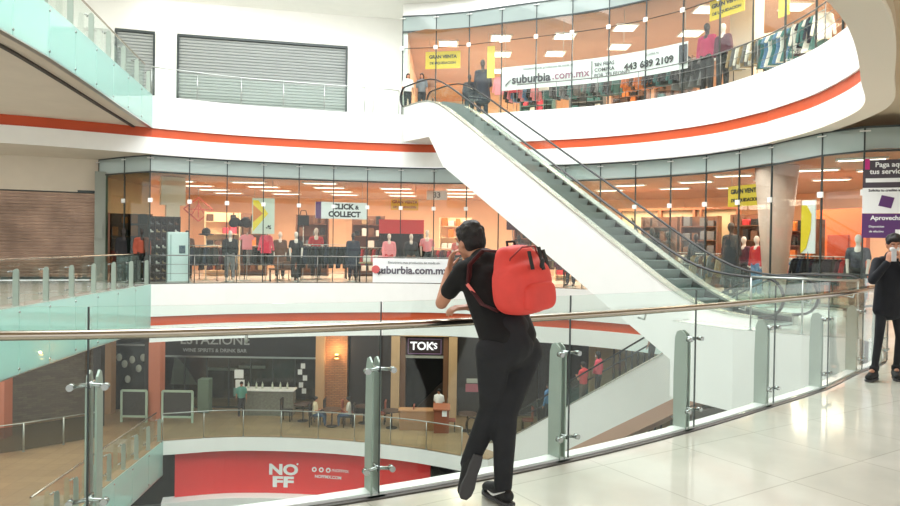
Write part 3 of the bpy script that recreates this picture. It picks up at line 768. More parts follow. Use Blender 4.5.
    q.ell(H+F@Vector((0, .035, .085))*hs, (.066*hs, .055*hs, .035*hs), F)
    if hairlen:
        for s_ in (-1, 0, 1): q.cap(H+F@Vector((s_*.05, -.05, 0))*hs, H+F@Vector((s_*.06, -.045, -hairlen))*hs, .05*hs, .035*hs)
    if detail:
        for i in range(70):
            a = random.uniform(0, 6.28); e = random.uniform(.05, 1.4); p = Vector((math.cos(a)*math.cos(e)*.078, -.022+math.sin(a)*math.cos(e)*.090, .042+math.sin(e)*.085))
            if p.y > .045 and p.z < .06: continue
            q.ell(H+F@p, [random.uniform(.016, .02)]*3, F, 8, 6)
    q.blob('hair', hair, r, min(vox, .014) if not detail else .008, 2)
    if mask:
        q = B(); q.ell(H+F@Vector((0, .052, -.035))*hs, (.056*hs, .055*hs, .045*hs), F, 12, 8); q.build('face_mask', mask, r, smooth=True)
    if top:
        b = B(); g = k*loose
        b.cap(J['shL']*.82+J['shR']*.18, J['shR']*.82+J['shL']*.18, .078*g); b.cap(J['neck'], J['chest'], .085*g, .125*g, flat=1.25, side=bk)
        wst = J['pelvis']+(J['chest']-J['pelvis'])*(.18-hem)
        b.cap(J['chest'], wst, .125*g, .126*g, flat=1.62 if detail else 1.32, side=bk); b.cap(J['chest']+(J['neck']-J['chest'])*.3, J['chest'], .12*g, .125*g, flat=1.35, side=bk)
        for s_ in 'LR':
            b.cap(J['sh'+s_]*.97+J['chest']*.03, J['sh'+s_].lerp(J['el'+s_], min(1, sleeve)), .066*g, .058*g)
            if sleeve > 1: b.cap(J['el'+s_], J['el'+s_].lerp(J['wr'+s_], .92), .056*g, .042*g)
        b.blob(top_name, top, r, vox if not detail else .012, 3)
    if legs:
        b = B()
        b.cap(J['hipL'], J['hipR'], .095*k*lw, flat=1.1, side=(0, 0, 1)); b.cap(J['pelvis']+Vector((0, 0, .08)), J['pelvis']-Vector((0, 0, .02)), .105*k, .115*k*lw, flat=1.25, side=bk)
        for s_ in 'LR':
            b.cap(J['hip'+s_], J['kn'+s_], .094*k*lw, .069*k*lw); b.cap(J['kn'+s_], J['an'+s_].lerp(J['kn'+s_], .0), .070*k*lw, .050*k*lw)
            b.cap(J['kn'+s_].lerp(J['an'+s_], .25), J['kn'+s_].lerp(J['an'+s_], .6), .066*k*lw, .056*k*lw)
            if detail:
                for t in (.86, .93): b.ell(J['kn'+s_].lerp(J['an'+s_], t), (.060, .060, .018), None, 12, 6)
        b.blob('trousers', legs, r, vox if not detail else .012, 3)
    if shoe:
        for s_ in 'LR':
            A, T = J['an'+s_], J['to'+s_]; d = (T-A).normalized(); leg = (J['kn'+s_]-A).normalized()
            up = Vector(feet[s_]).normalized() if feet else leg
            d = (d-up*d.dot(up)).normalized(); T = A+d*.16*tall-up*.045*tall; up = (up-d*up.dot(d)).normalized(); hl = A-up*.045*tall-d*.045*tall; b = B()
            b.cap(A, A-up*.03*tall, .05*tall, .05*tall); b.cap(A+d*.01*tall-up*.005*tall, A+d*.06*tall-up*.025*tall, .048*tall, .042*tall); b.cap(hl, A-up*.035*tall+d*.08*tall, .042*tall, .044*tall); b.cap(A-up*.02*tall, T-up*.005*tall, .046*tall, .036*tall, flat=1.15, side=d.cross(up))
            so = b.blob('shoe', shoe, r, min(vox, .02) if not detail else .008, 3)
            if sole:
                q = B(); S_ = d.cross(up); M = Matrix((S_, d, up)).transposed()
                oo = [(-.03, -.09), (.03, -.09), (.038, -.03), (.036, .04), (.048, .12), (.042, .17), (.02, .2), (-.02, .2), (-.042, .17), (-.048, .12), (-.036, .04), (-.038, -.03)]
                c = A-up*.075*tall; vs = [c+M@Vector((x, y, z)) for z in (0, -.022) for x, y in oo]; n = len(oo)
                q.poly(vs, [tuple(range(n)), tuple(range(n, 2*n))[::-1]]+[(i, (i+1) % n, n+(i+1) % n, n+i) for i in range(n)]); q.build('sole', sole, so, bevel=.004)
    return r, J, base
def stand(pos, rz, label, height=1.7, shirt=None, pants=None, seated=False, arms='down', group=None, name='person', cat='person', **kw):
    t = height/1.75; R = Matrix.Rotation(rz, 3, 'Z'); pos = Vector(pos)
    def P(x, y, z): return pos + R@Vector((x*t, y*t, z*t))
    dz = -.42 if seated else 0
    J = dict(head=P(0, -.02, 1.63+dz), neck=P(0, .02, 1.47+dz), chest=P(0, .01, 1.28+dz), pelvis=P(0, .02, .95+dz), shL=P(.18, .02, 1.42+dz), shR=P(-.18, .02, 1.42+dz))
    if arms == 'down': J.update(elL=P(.23, .04, 1.12+dz), elR=P(-.23, .04, 1.12+dz), wrL=P(.24, -.05, .88+dz), wrR=P(-.24, -.05, .88+dz))
    elif arms == 'phone': J.update(elL=P(.22, -.02, 1.12+dz), elR=P(-.22, -.02, 1.12+dz), wrL=P(.07, -.25, 1.2+dz), wrR=P(-.07, -.25, 1.2+dz))
    else: J.update(elL=P(.26, -.02, 1.14+dz), elR=P(-.23, .05, 1.12+dz), wrL=P(.12, -.13, 1.0+dz), wrR=P(-.25, -.04, .88+dz))
    if seated: J.update(hipL=P(.09, 0, .52), hipR=P(-.09, 0, .52), knL=P(.11, -.42, .50), knR=P(-.11, -.42, .50), anL=P(.10, -.42, .08), anR=P(-.10, -.45, .08), toL=P(.10, -.57, .04), toR=P(-.10, -.60, .04))
    else: J.update(hipL=P(.09, .02, .90), hipR=P(-.09, .02, .90), knL=P(.10, .0, .5), knR=P(-.10, -.03, .5), anL=P(.11, .03, .08), anR=P(-.10, -.02, .08), toL=P(.13, -.12, .04), toR=P(-.13, -.17, .04))
    r, J2, base = figure(J, label, top=shirt, legs=pants, tall=t, face=R@Vector((0, -1, -.05)), group=group, name=name, cat=cat, **kw)
    return r

# the man leaning on the rail
TEE = mat('black_cotton', (13, 13, 15), .85, noise=.15, nscale=14, bump=.25)
JEAN = mat('black_denim', (27, 28, 33), .8, noise=.25, nscale=9, bump=.35)
NAVY = mat('navy_wool', (20, 22, 30), .85, noise=.15, nscale=14, bump=.2)
SHOE = mat('black_knit_shoe', (26, 25, 27), .7, bump=.3, nscale=90); SOLE = mat('dark_grey_sole', (70, 68, 70), .6)
J = dict(head=at(470, 242, 4.40), neck=at(484, 261, 4.31), chest=at(490, 286, 4.28), pelvis=at(510, 341, 4.12),
         shL=at(463, 270, 4.20), elL=at(441.5, 303, 4.33), wrL=at(449, 270, 4.45), shR=at(508, 264, 4.44), elR=at(490, 303, 4.50), wrR=at(469, 307, 4.41),
         hipL=at(493, 352, 4.06), knL=at(492, 409, 4.2), anL=at(469, 463, 4.27), toL=at(461, 494, 4.24),
         hipR=at(525, 352, 4.22), knR=at(505, 413, 4.16), anR=at(503, 486.5, 4.18), toR=at(483, 497, 4.36))
fdir = Vector((-.62, .76, -.12)); fwd = Vector((-.62, .76, 0)).normalized(); rgt = Vector((.76, .62, 0))
man, MJ, mbase = figure(J, 'person in black t-shirt and jeans leaning on the handrail, wearing a red backpack', top=TEE, top_name='t_shirt', legs=JEAN, shoe=SHOE, sole=SOLE, sleeve=.62, vox=.007,
    detail=True, face=fdir, headup=(-.1, -.05, 1), hands={'L': ((.18, .05, 1), (.75, -.2, 0), (-.3, .9, .3), .5), 'R': ((-.95, -.35, -.05), (-.1, .15, -1), (-.4, .85, 0), .45)}, skin=SKIN, hem=.10, build=1.0, feet={'R': (0, 0, 1), 'L': (-.30, .9, .10)}, lw=1.14)
# white mark on the side of the standing shoe
shoes = [c for c in kids(man) if c.name.startswith('shoe')]
q = B(); c = at(496, 494.5, 4.125)-mbase
prof = [(-.055, .018), (-.03, -.006), (-.018, -.010), (.0, -.004), (.055, .020), (.0, .004), (-.018, .0), (-.03, .004)]
M = Matrix.Translation(c) @ Matrix.Rotation(math.radians(-12), 4, 'Z'); q.prism(prof, 0, .012, M=M); q.build('side_mark', mat('white_mark', (225, 225, 225), .5), shoes[-1])
# backpack
BPK = mat('coral_nylon', (232, 72, 64), .62, noise=.10, nscale=5, bump=.7)
BPK2 = mat('coral_nylon_light', (240, 128, 120), .6)
bc = at(522, 279, 4.03)
bd = Vector((.70, -.66, .05)).normalized(); bu = Vector((-.14, .05, 1)).normalized(); bs = bd.cross(bu).normalized(); bu = bs.cross(bd)
bp = empty('backpack', bc, 0, 'red nylon backpack with black straps worn by the leaning man', 'backpack')
MB_ = Matrix((bs, bd, bu)).transposed()       # x side, y outward, z up
def bq(x, y, z): return MB_@Vector((x, y, z))
q = B(); superq(q, bq(0, .0, -.045), (.188, .135, .165), MB_, .62); superq(q, bq(0, -.03, .06), (.165, .105, .145), MB_, .8)
q.cap(bq(-.10, -.04, .14), bq(.10, -.04, .14), .06)
q.blob('pack_body', BPK, bp, .012, 6)
q = B(); superq(q, bq(0, .112, -.10), (.142, .05, .085), MB_, .55)
q.blob('front_pocket', BPK, bp, .009, 3)
q = B(); q.tube([bq(x, y, z) for x, y, z in ((-.155, -.02, .0), (-.135, .03, .13), (-.06, .06, .19), (.06, .06, .19), (.135, .03, .13), (.155, -.02, .0))], .005, 6); q.build('zipper', mat('zipper_dark_red', (150, 30, 30), .5), bp)
for x in (-1, 1):
    q = B(); pts = [bq(x*.09, -.09, .17), bq(x*.10, -.20, .185), bq(x*.12, -.30, .10), bq(x*.13, -.31, -.02), bq(x*.14, -.20, -.14), bq(x*.12, -.10, -.18)]
    q.tube(spline3 if False else pts, .03, 8, rr=[(.028, .009)]*6); q.build('shoulder_strap', mat('strap_dark_red', (70, 24, 28), .7), bp)
for x, z0, z1, y in ((-.13, .165, .05, .05), (-.04, .185, .05, .085), (.07, .165, .06, .095)):
    q = B(); q.beam(bq(x, y+.02, z0), bq(x*1.08, y+.045, z1), .026, .008, up=bd); q.build('webbing_strap', BLACK, bp)
q = B(); q.tube([bq(-.04, -.06, .19), bq(-.035, -.07, .225), bq(.035, -.07, .225), bq(.04, -.06, .19)], .008, 8); q.build('grab_handle', BLACK, bp)
q = B(); q.cap(bq(0, .15, .08), bq(0, .155, .1), .02, flat=.4, side=bd); q.build('badge', BLACK, bp)
# strap hanging by the chest, and small pouch seen below the arm
q = B(); q.beam(at(467, 284, 4.12)-bc, at(474, 293, 4.12)-bc, .04, .02); q.build('chest_pad', BPK2, bp)

# the standing man at the right
Yr = 8.35
J = dict(head=at(894, 245, Yr-.08), neck=at(893, 257, Yr), chest=at(892, 273, Yr), pelvis=at(889, 303, Yr), shL=at(909, 263, Yr+.06), elL=at(914, 282, Yr-.1), wrL=at(901, 260, Yr-.28),
         shR=at(877, 262, Yr-.04), elR=at(873, 280, Yr-.16), wrR=at(888, 262, Yr-.3), hipL=at(896, 307, Yr+.03), hipR=at(882, 307, Yr-.03),
         knL=at(900, 337, Yr), knR=at(879, 337, Yr-.02), anL=Vector((at(896, 361, Yr+.12).x, Yr+.12, .105)), anR=Vector((at(874, 362, Yr+.02).x, Yr+.02, .105)), toL=at(899, 369, Yr-.06), toR=at(866, 369.5, Yr-.13))
m2, MJ2, b2 = figure(J, 'person in dark jacket with head bowed over a phone at the right end', top=NAVY, top_name='jacket', legs=JEAN, shoe=SHOE, sole=SOLE, sleeve=1.5, vox=.01, detail=True, face=(-.35, -.9, -.28), hem=.42, build=.92, loose=1.08, lw=.78, feet={'L': (0, 0, 1), 'R': (0, 0, 1)},
    hands={'L': ((-.3, .1, .95), (-.5, .5, 0), (-.3, -.8, .2), .6), 'R': ((.3, .1, .95), (.5, .5, 0), (.2, -.9, .2), .6)}, mask=mat('white_mask', (232, 232, 232), .7))
q = B(); q.box(at(894, 255, Yr-.36), (.075, .012, .15), math.radians(20)); o = q.build('mobile_phone', mat('pale_phone', (200, 200, 205), .3), bevel=.004)
tag(o, 'pale phone held at the face of the person in dark jacket', 'phone')

# people on the lower escalator and around the lower floor
def esc_pos(px, mid=.7):
    d = LB-LA; pr = Vector((d.y, -d.x, 0)); pr = Vector((.77, .64, 0)).normalized(); lo = LA+pr*mid
    best = min((abs((lo+d*t/200).x/(lo+d*t/200).y-(px-450)/F_PX), t) for t in range(200))[1]
    return lo+d*best/200
def C(n, rgb, **k): return mat(n, rgb, .8, **k)
e_rz = math.atan2(-(LB-LA).x, (LB-LA).y)
dn = e_rz+0.0     # facing down the escalator
stand(Vector((0, 0, -.2))+esc_pos(585, .95), dn, 'person in coral-red shirt riding the lower escalator with head bowed', 1.68, C('coral_shirt', (214, 70, 74)), C('brown_trousers', (96, 78, 66)), arms='phone', skin=SKIN2, vox=.022, sleeve=.6)
stand(Vector((0, 0, -.2))+esc_pos(600, .75), dn+.3, 'person in pink blouse and white face mask riding the lower escalator', 1.66, C('pink_blouse', (226, 84, 104)), C('dark_skirt_cloth', (34, 32, 38)), skin=SKIN2, vox=.022, hairlen=.22, mask=mat('white_mask', (232, 232, 232), .7), sleeve=1.2, arms='bag')
stand(Vector((0, 0, -.2))+esc_pos(653, .8), dn+.2, 'person in dark green top near the top of the lower escalator', 1.62, C('dark_green_cloth', (46, 62, 58)), C('dark_cloth', (36, 36, 40)), skin=SKIN2, vox=.022, sleeve=.7, mask=mat('white_mask', (232, 232, 232), .7))
stand(Vector((0, 0, -.2))+esc_pos(551, .9), dn, 'person in blue shirt low on the lower escalator behind a steel post', 1.66, C('blue_shirt', (70, 112, 150)), C('dark_cloth', (36, 36, 40)), skin=SKIN2, vox=.022, sleeve=1.2, hairlen=.1)

# ------------------------------------------------------------------ shop contents
_mc = {}
def mann_meshes():
    if _mc: return _mc
    def keep(key, o): _mc[key] = o.data; bpy.data.objects.remove(o)
    m0 = PAPER
    b = B(); b.ell((0, -.02, 1.66), (.075, .09, .115)); b.cap((0, 0, 1.45), (0, 0, 1.6), .05)
    b.cap((.21, 0, 1.1), (.2, -.06, .86), .04, .03); b.cap((-.21, 0, 1.1), (-.2, -.06, .86), .04, .03); b.cap((0, 0, 1.4), (0, 0, .95), .1)
    for s_ in (-1, 1): b.cap((s_*.1, 0, .9), (s_*.11, 0, .1), .07, .045); b.cap((s_*.11, 0, .06), (s_*.12, -.16, .04), .045, .035); b.cap((s_*.19, 0, 1.38), (s_*.22, 0, 1.1), .05, .04)
    keep('body', b.blob('body', m0, None, .022, 2))
    b = B(); b.cap((-.14, 0, 1.4), (.14, 0, 1.4), .08); b.cap((0, 0, 1.3), (0, 0, .98), .125, .13, flat=1.35, side=(1, 0, 0))
    for s_ in (-1, 1): b.cap((s_*.18, 0, 1.4), (s_*.23, .01, 1.12), .068, .06); b.cap((s_*.23, .01, 1.12), (s_*.21, -.05, .93), .058, .05)
    keep('jacket', b.blob('jacket', m0, None, .022, 2))
    b = B(); b.cap((-.14, 0, 1.4), (.14, 0, 1.4), .07); b.cap((0, 0, 1.3), (0, 0, 1.02), .115, .12, flat=1.3, side=(1, 0, 0))
    for s_ in (-1, 1): b.cap((s_*.18, 0, 1.4), (s_*.215, .01, 1.22), .062, .062)
    keep('t_shirt', b.blob('t_shirt', m0, None, .022, 2))
    b = B(); b.cap((-.14, 0, 1.4), (.14, 0, 1.4), .08); b.cap((0, 0, 1.3), (0, 0, .6), .125, .2, flat=1.3, side=(1, 0, 0)); 
    for s_ in (-1, 1): b.cap((s_*.18, 0, 1.4), (s_*.23, .01, 1.0), .07, .06)
    keep('long_coat', b.blob('long_coat', m0, None, .022, 2))
    b = B(); b.cap((-.06, 0, .95), (.06, 0, .95), .12)
    for s_ in (-1, 1): b.cap((s_*.095, 0, .9), (s_*.11, 0, .16), .098, .065)
    keep('trousers', b.blob('trousers', m0, None, .022, 2))
    b = B(); b.cyl((0, 0, -.03), (0, 0, .0), .2, n=24); b.cyl((.0, .06, 0), (0, .06, .5), .012, n=8); o = b.build('stand_plate', STEEL); keep('stand_plate', o)
    return _mc
def onode(name, me, parent, m, loc=(0, 0, 0), rz=0):
    o = bpy.data.objects.new(name, me); COL.objects.link(o); o.parent = parent; o.location = loc; o.rotation_euler = (0, 0, rz)
    if m:
        o.material_slots[0].link = 'OBJECT'; o.material_slots[0].material = m
    return o
MSK = mat('mannequin_white', (226, 214, 204), .45); MSKD = mat('mannequin_dark', (52, 44, 42), .5)
def mannequin(p, z, rz, label, top, topm, pantm, skin=MSK, s=1.0):
    s *= 1.12; M = mann_meshes(); r = empty('mannequin', (p[0], p[1], z+.03), rz, label, 'mannequin'); r.scale = (s, s, s)
    onode('body', M['body'], r, skin); onode(top, M[top], r, topm)
    if pantm: onode('trousers', M['trousers'], r, pantm)
    onode('stand_plate', M['stand_plate'], r, None); return r
_g = {}
GAR = {'jacket': [(-.06, .72), (-.24, .66), (-.33, .12), (-.25, .1), (-.2, .42), (-.21, 0), (.21, 0), (.2, .42), (.25, .1), (.33, .12), (.24, .66), (.06, .72), (0, .68)],
       't_shirt': [(-.08, .62), (-.22, .58), (-.33, .42), (-.26, .36), (-.19, .44), (-.2, 0), (.2, 0), (.19, .44), (.26, .36), (.33, .42), (.22, .58), (.08, .62), (0, .57)],
       'dress': [(-.08, .95), (-.2, .92), (-.27, .75), (-.2, .72), (-.16, .8), (-.14, .5), (-.27, 0), (.27, 0), (.14, .5), (.16, .8), (.2, .72), (.27, .75), (.2, .92), (.08, .95), (0, .9)],
       'trousers': [(-.17, .9), (-.2, .5), (-.19, 0), (-.05, 0), (0, .62), (.05, 0), (.19, 0), (.2, .5), (.17, .9)]}
def garment(kind, p, z, rz, m, label, group, cat='clothes', s=1.0):
    """hangs from z downwards"""
    if kind not in _g:
        out = GAR[kind]; H = max(q[1] for q in out); b = B(); b.prism([(x, zz-H-.06) for x, zz in out], -.035, .035)
        o = b.build(kind, PAPER, bevel=.02); bpy.context.view_layer.update()
        _g[kind] = bpy.data.meshes.new_from_object(o.evaluated_get(bpy.context.evaluated_depsgraph_get())); bpy.data.objects.remove(o)
        b = B(); b.tube([(-.2, 0, -.11), (0, 0, -.05), (.2, 0, -.11)], .008, 6); b.tube([(0, 0, -.05), (0, 0, -.01), (.015, 0, .015), (0, 0, .03)], .005, 6)
        o = b.build('hanger', STEEL); _g['hanger'] = o.data; bpy.data.objects.remove(o)
    r = onode(kind if kind != 'trousers' else 'hanging_trousers', _g[kind], None, m, (p[0], p[1], z), rz); tag(r, label, cat, group); r.scale = (s,)*3
    onode('hanger', _g['hanger'], r, None)
    return r
def rack(p, z, rz, label, kinds, mats_, glabel, ggroup, n=8, w=1.3, h=1.4):
    r = empty('clothes_rack', (p[0], p[1], z), rz, label, 'clothes rack'); b = B()
    for s_ in (-1, 1): b.cyl((s_*w/2, 0, 0), (s_*w/2, 0, h), .015, n=8); b.beam((s_*w/2, -.25, .02), (s_*w/2, .25, .02), .03, .03)
    b.build('upright_frame', BLACK, r); b = B(); b.tube([(-w/2, 0, h), (w/2, 0, h)], .015, 8); b.build('hanging_bar', STEEL, r)
    R = Matrix.Rotation(rz, 3, 'Z')
    for i in range(n):
        q = Vector((p[0], p[1], 0))+R@Vector((-w/2+(i+.5)*w/n, 0, 0))
        kd, mm = kinds[i % len(kinds)], mats_[i % len(mats_)]; rest = min((glabel.find(t) for t in (' on the ', ' behind ', ' hanging ', ' right of ', ' at the ', ' under ') if t in glabel))
        garment(kd, q, z+h-.015, rz+math.radians(62), mm, '%s %s, %s from left%s' % (colour(mm), kd.replace('t_', 't-'), ORD[i], glabel[rest:]), ggroup)
    return r
def inside(px, d, curve=None):
    p, t = px_on(offset(curve or FAR, d), px); return p, math.atan2(t.y, t.x)
cK = C('cloth_black', (26, 25, 28)); cN = C('cloth_navy', (34, 40, 58)); cP = C('cloth_pink', (232, 78, 98)); cR = C('cloth_red', (190, 44, 48)); cG = C('cloth_grey', (110, 110, 112)); cW = C('cloth_white', (226, 222, 214)); cB = C('cloth_brown', (104, 70, 52)); cL = C('cloth_light_pink', (238, 150, 158)); cBl = C('cloth_blue', (92, 130, 168)); cO = C('cloth_orange', (222, 122, 48)); cT = C('cloth_teal', (70, 120, 120)); cPl = C('cloth_plum', (84, 40, 56)); cKh = C('cloth_khaki', (160, 138, 104))
SZ = .014
def man_at(px, d, label, top, tm, pm, skin=MSK, z=0, s=1.0, turn=0, curve=None):
    p, a = inside(px, d, curve); 
    if z < 3: plinth_z = z+SZ
    else: plinth_z = z
    return mannequin(p, plinth_z, a+turn, label, top, tm, pm, skin, s)
# middle floor, left half
man_at(230, 1.0, 'mannequin in open dark jacket and pale shirt left of the yellow arrow poster', 'jacket', cK, cG)
man_at(296, .9, 'mannequin in black t-shirt and black trousers beside the silver standee rack', 't_shirt', cK, cK)
man_at(353, 1.0, 'mannequin in navy coat right of the click and collect sign', 'long_coat', cN, cN, MSKD)
man_at(411, 1.3, 'mannequin in black jacket below the orange hanging sign', 'jacket', cK, cB)
man_at(427, 2.0, 'mannequin in pink top beside the dark bin near the leaning man', 't_shirt', cL, cK, s=1.1)
man_at(519, 1.0, 'dark mannequin in plum coat right of the leaning man\'s head', 'long_coat', cPl, cK, MSKD)
man_at(571, 1.1, 'dark mannequin in black coat seen below the escalator near the red backpack', 'long_coat', cK, cK, MSKD)
def rack_at(px, d, label, kinds, mm, gl, gg, n=8, w=1.3, h=1.4, curve=None, z=0):
    p, a = inside(px, d, curve); return rack(p, z+SZ if z < 3 else z, a, label, kinds, mm, gl, gg, n, w, h)
rack_at(200, 1.6, 'rack of black jackets below the diamond emblem', ['jacket'], [cK, cK, cN], 'dark jacket on the rack below the diamond emblem', 'dark jackets below the diamond emblem')
rack_at(216, 3.0, 'rack of brown and black coats behind the jacketed mannequin', ['dress', 'jacket'], [cK, cB, cPl], 'brown or black coat on the rack behind the open-jacket mannequin', 'coats behind the open-jacket mannequin')
rack_at(267, 2.2, 'rack of black clothes behind the pink hoodie', ['jacket'], [cK, cG, cK], 'black or grey jacket hanging behind the pink hoodie', 'jackets behind the pink hoodie', w=1.8, n=10)
rack_at(326, 1.2, 'wide rack of dark trousers under the click and collect sign', ['trousers', 'jacket'], [cK, cN, cK], 'dark garment on the wide rack under the click and collect sign', 'dark garments under the click and collect sign', n=14, w=2.0, h=1.5)
rack_at(373, 2.6, 'rack of brown and red clothes left of the red box display', ['jacket'], [cB, cR, cPl], 'brown or red jacket on the rack left of the red box display', 'jackets left of the red box display')
rack_at(445, 2.6, 'rack of plum and brown coats left of the leaning man', ['dress', 'jacket'], [cPl, cB, cR], 'plum, brown or red coat on the rack just left of the leaning man', 'coats just left of the leaning man')
rack_at(545, 2.4, 'rack of mixed clothes behind the red backpack', ['jacket', 't_shirt'], [cB, cKh, cPl], 'brown or khaki garment on the rack behind the red backpack', 'garments behind the red backpack', n=10, w=1.8)
p, a = inside(266, .8); garment('jacket', p, 1.62+.3, a, cP, 'bright pink hoodie displayed front-on below the yellow arrow poster', None)
p, a = inside(247, 1.6); garment('t_shirt', p, 1.95, a, cL, 'light pink t-shirt displayed between the jacketed mannequin and the arrow poster', None)
b = B(); b.cyl((0, 0, 0), (0, 0, 1.98), .015, n=8); b.cyl((0, 0, 0), (0, 0, .02), .18, n=20)
for px, d, hz in ((266, .84, 1.9), (247, 1.64, 1.93)):
    p, a = inside(px, d); b = B(); b.cyl((0, 0, 0), (0, 0, hz), .012, n=8); b.cyl((0, 0, 0), (0, 0, .02), .16, n=20); b.tube([(0, 0, hz), (0, -.05, hz)], .01, 6)
    tag(b.build('display_stand', STEEL, loc=(p.x, p.y, SZ)), 'thin steel stand behind the %s' % ('bright pink hoodie' if px == 266 else 'light pink t-shirt'), 'stand')
# shoe wall with small square cells at left
p, a = inside(164, 1.5); r = empty('display_shelf', (p.x, p.y, SZ), a, 'tall dark gridded shelf of small goods at the left end of the shop window', 'shelf')
b = B(); b.box((0, .15, 1.25), (1.15, .04, 2.5))
for k in range(9): b.box((0, 0, .05+k*.3), (1.15, .3, .02))
for k in range(6): b.box((-.56+k*.224, 0, 1.25), (.02, .3, 2.5))
b.build('shelf_grid', mat('shelf_dark_wood', (60, 46, 40), .6), r)
R_ = Matrix.Rotation(a, 3, 'Z')
for k in range(8):
    for j in range(5):
        q = Vector((p.x, p.y, SZ))+R_@Vector((-.45+j*.224, -.02, .065+k*.3)); b = B(); c = random.choice([cW, cK, cKh, cB, cG])
        b.cap((-.04, 0, .05), (.05, -.02, .04), .04, .03, n=8); b.cap((-.05, 0, .06), (-.05, 0, .11), .03, n=8)
        o = b.build('shoe', c, loc=q); o.rotation_euler = (0, 0, a+.6); tag(o, '%s shoe, %s from left, %s row up in the tall gridded shelf' % (colour(c), ORD[j], ORD[k]), 'shoe', 'shoes on the gridded shelf')
# pale square header box on the column
p, a = inside(172, 2.4); b = B(); b.box((0, 0, 3.55), (.9, .5, 1.1)); b.box((0, 0, 1.5), (.5, .4, 3.0)); o = b.build('wall_store_column', mat('pale_column', (250, 232, 208), .6), loc=(p.x, p.y, 0)); o.rotation_euler = (0, 0, a); struct(o)
# kiosk
p, a = inside(178, .62); r = empty('information_kiosk', (p.x, p.y, SZ), a, 'pale blue-white upright kiosk at the left shop window', 'kiosk')
b = B(); b.box((0, 0, .95), (.78, .34, 1.9)); b.build('cabinet', mat('kiosk_white', (206, 226, 226), .3), r, bevel=.03)
b = B(); b.box((.12, -.175, 1.25), (.22, .02, .3)); b.build('screen', mat('kiosk_screen', (70, 90, 104), .2), r)
b = B(); b.box((0, 0, .03), (.84, .4, .06)); b.build('base', STEEL, r); b = B(); b.box((-.28, -.175, .95), (.05, .02, 1.7)); b.build('side_strip', mat('kiosk_strip', (164, 190, 190), .4), r)
# emblem: outlined diamond with a cross figure
def emblem(px, z, s):
    q = px_on(offset(FAR, 6.5), px); p, t = q; a = math.atan2(t.y, t.x); r = empty('wall_emblem', (p.x, p.y, z), a, 'red-brown diamond outline emblem on the shop back wall', 'sign'); m = mat('emblem_red', (150, 62, 50), .5)
    b = B(); P = [(0, -s), (s*1.15, 0), (0, s), (-s*1.15, 0)]
    for i in range(4): b.beam((P[i][0], 0, P[i][1]), (P[(i+1) % 4][0], 0, P[(i+1) % 4][1]), .06, .09, up=(0, 1, 0))
    b.build('outline', m, r); b = B(); b.beam((-s*.55, 0, -s*.5), (0, 0, s*.45), .05, .09, up=(0, 1, 0)); b.beam((s*.55, 0, -s*.5), (0, 0, s*.45), .05, .09, up=(0, 1, 0)); b.beam((0, 0, -s*.7), (0, 0, s*.75), .05, .07, up=(0, 1, 0)); b.beam((-s*.8, 0, 0), (s*.8, 0, 0), .05, .07, up=(0, 1, 0)); b.build('figure', m, r)
    b = B(); b.tube([(0, 0, s), (0, 0, 4.11-z)], .012, 6); b.build('hanging_wire', STEEL, r)
emblem(198, 3.05, .55)
# signs
def sign(name, px, d, z, w_, h_, m, label, curve=None, tilt=0, hang=None, cat='sign', texts=(), th=.03, turn=0):
    p, a = inside(px, d, curve); r = empty(name, (p.x, p.y, z), a+turn, label, cat)
    b = B(); b.box((0, 0, 0), (w_, th, h_)); b.build('panel', m, r)
    for s_, size, mm, x, zz, bold in texts: text(s_, size, mm, r, (x, -th/2-.004, zz), bold=bold)
    if hang: 
        b = B(); b.tube([(-w_*.4, 0, h_/2), (-w_*.4, 0, hang-z)], .008, 6); b.tube([(w_*.4, 0, h_/2), (w_*.4, 0, hang-z)], .008, 6); b.build('hanging_wire', STEEL, r)
    return r
r = sign('hanging_poster', 263, .9, 2.62, .86, 1.42, mat('poster_grey', (206, 214, 200), .5), 'grey poster with yellow and orange arrow hanging above the pink hoodie', hang=4.11, cat='poster', texts=(('-%', .2, INK, .2, -.45, .01),))
b = B(); b.prism([(-.40, -.62), (.02, -.1), (.18, .1), (-.2, .62), (-.40, .62)], -.03, -.02); b.build('yellow_arrow', YEL, r)
b = B(); b.prism([(-.40, -.25), (-.02, .1), (-.40, .45)], -.036, -.03); b.build('orange_arrow', mat('orange_card', (220, 130, 60), .6), r)
r = sign('hanging_sign', 341, .8, 2.92, 2.1, .68, PAPER, 'white click and collect sign with purple left end hanging in the shop window', hang=4.11, texts=(('CLICK', .30, INK, .06, .15, .015), ('&', .22, INK, .62, .13, .01), ('COLLECT', .30, INK, .12, -.16, .015)))
b = B(); b.box((-.93, -.02, 0), (.22, .02, .68)); b.build('purple_strip', PURP, r)
sign('hanging_sign', 404, 1.2, 3.25, 1.15, .48, mat('orange_yellow_card', (238, 170, 40), .6), 'orange-yellow sale sign hanging left of the leaning man', hang=4.11, texts=(('GRAN VENTA', .17, mat('ink_red', (170, 50, 30), .6), 0, .1, .006), ('DE LIQUIDACION', .12, mat('ink_red', (170, 50, 30), .6), 0, -.11, .004)))
sign('hanging_sign', 436, 2.4, 3.75, .9, .4, PAPER, 'small white fitting number sign high in the shop left of the leaning man', texts=(('33', .34, cG, 0, 0, .01),), hang=4.11)
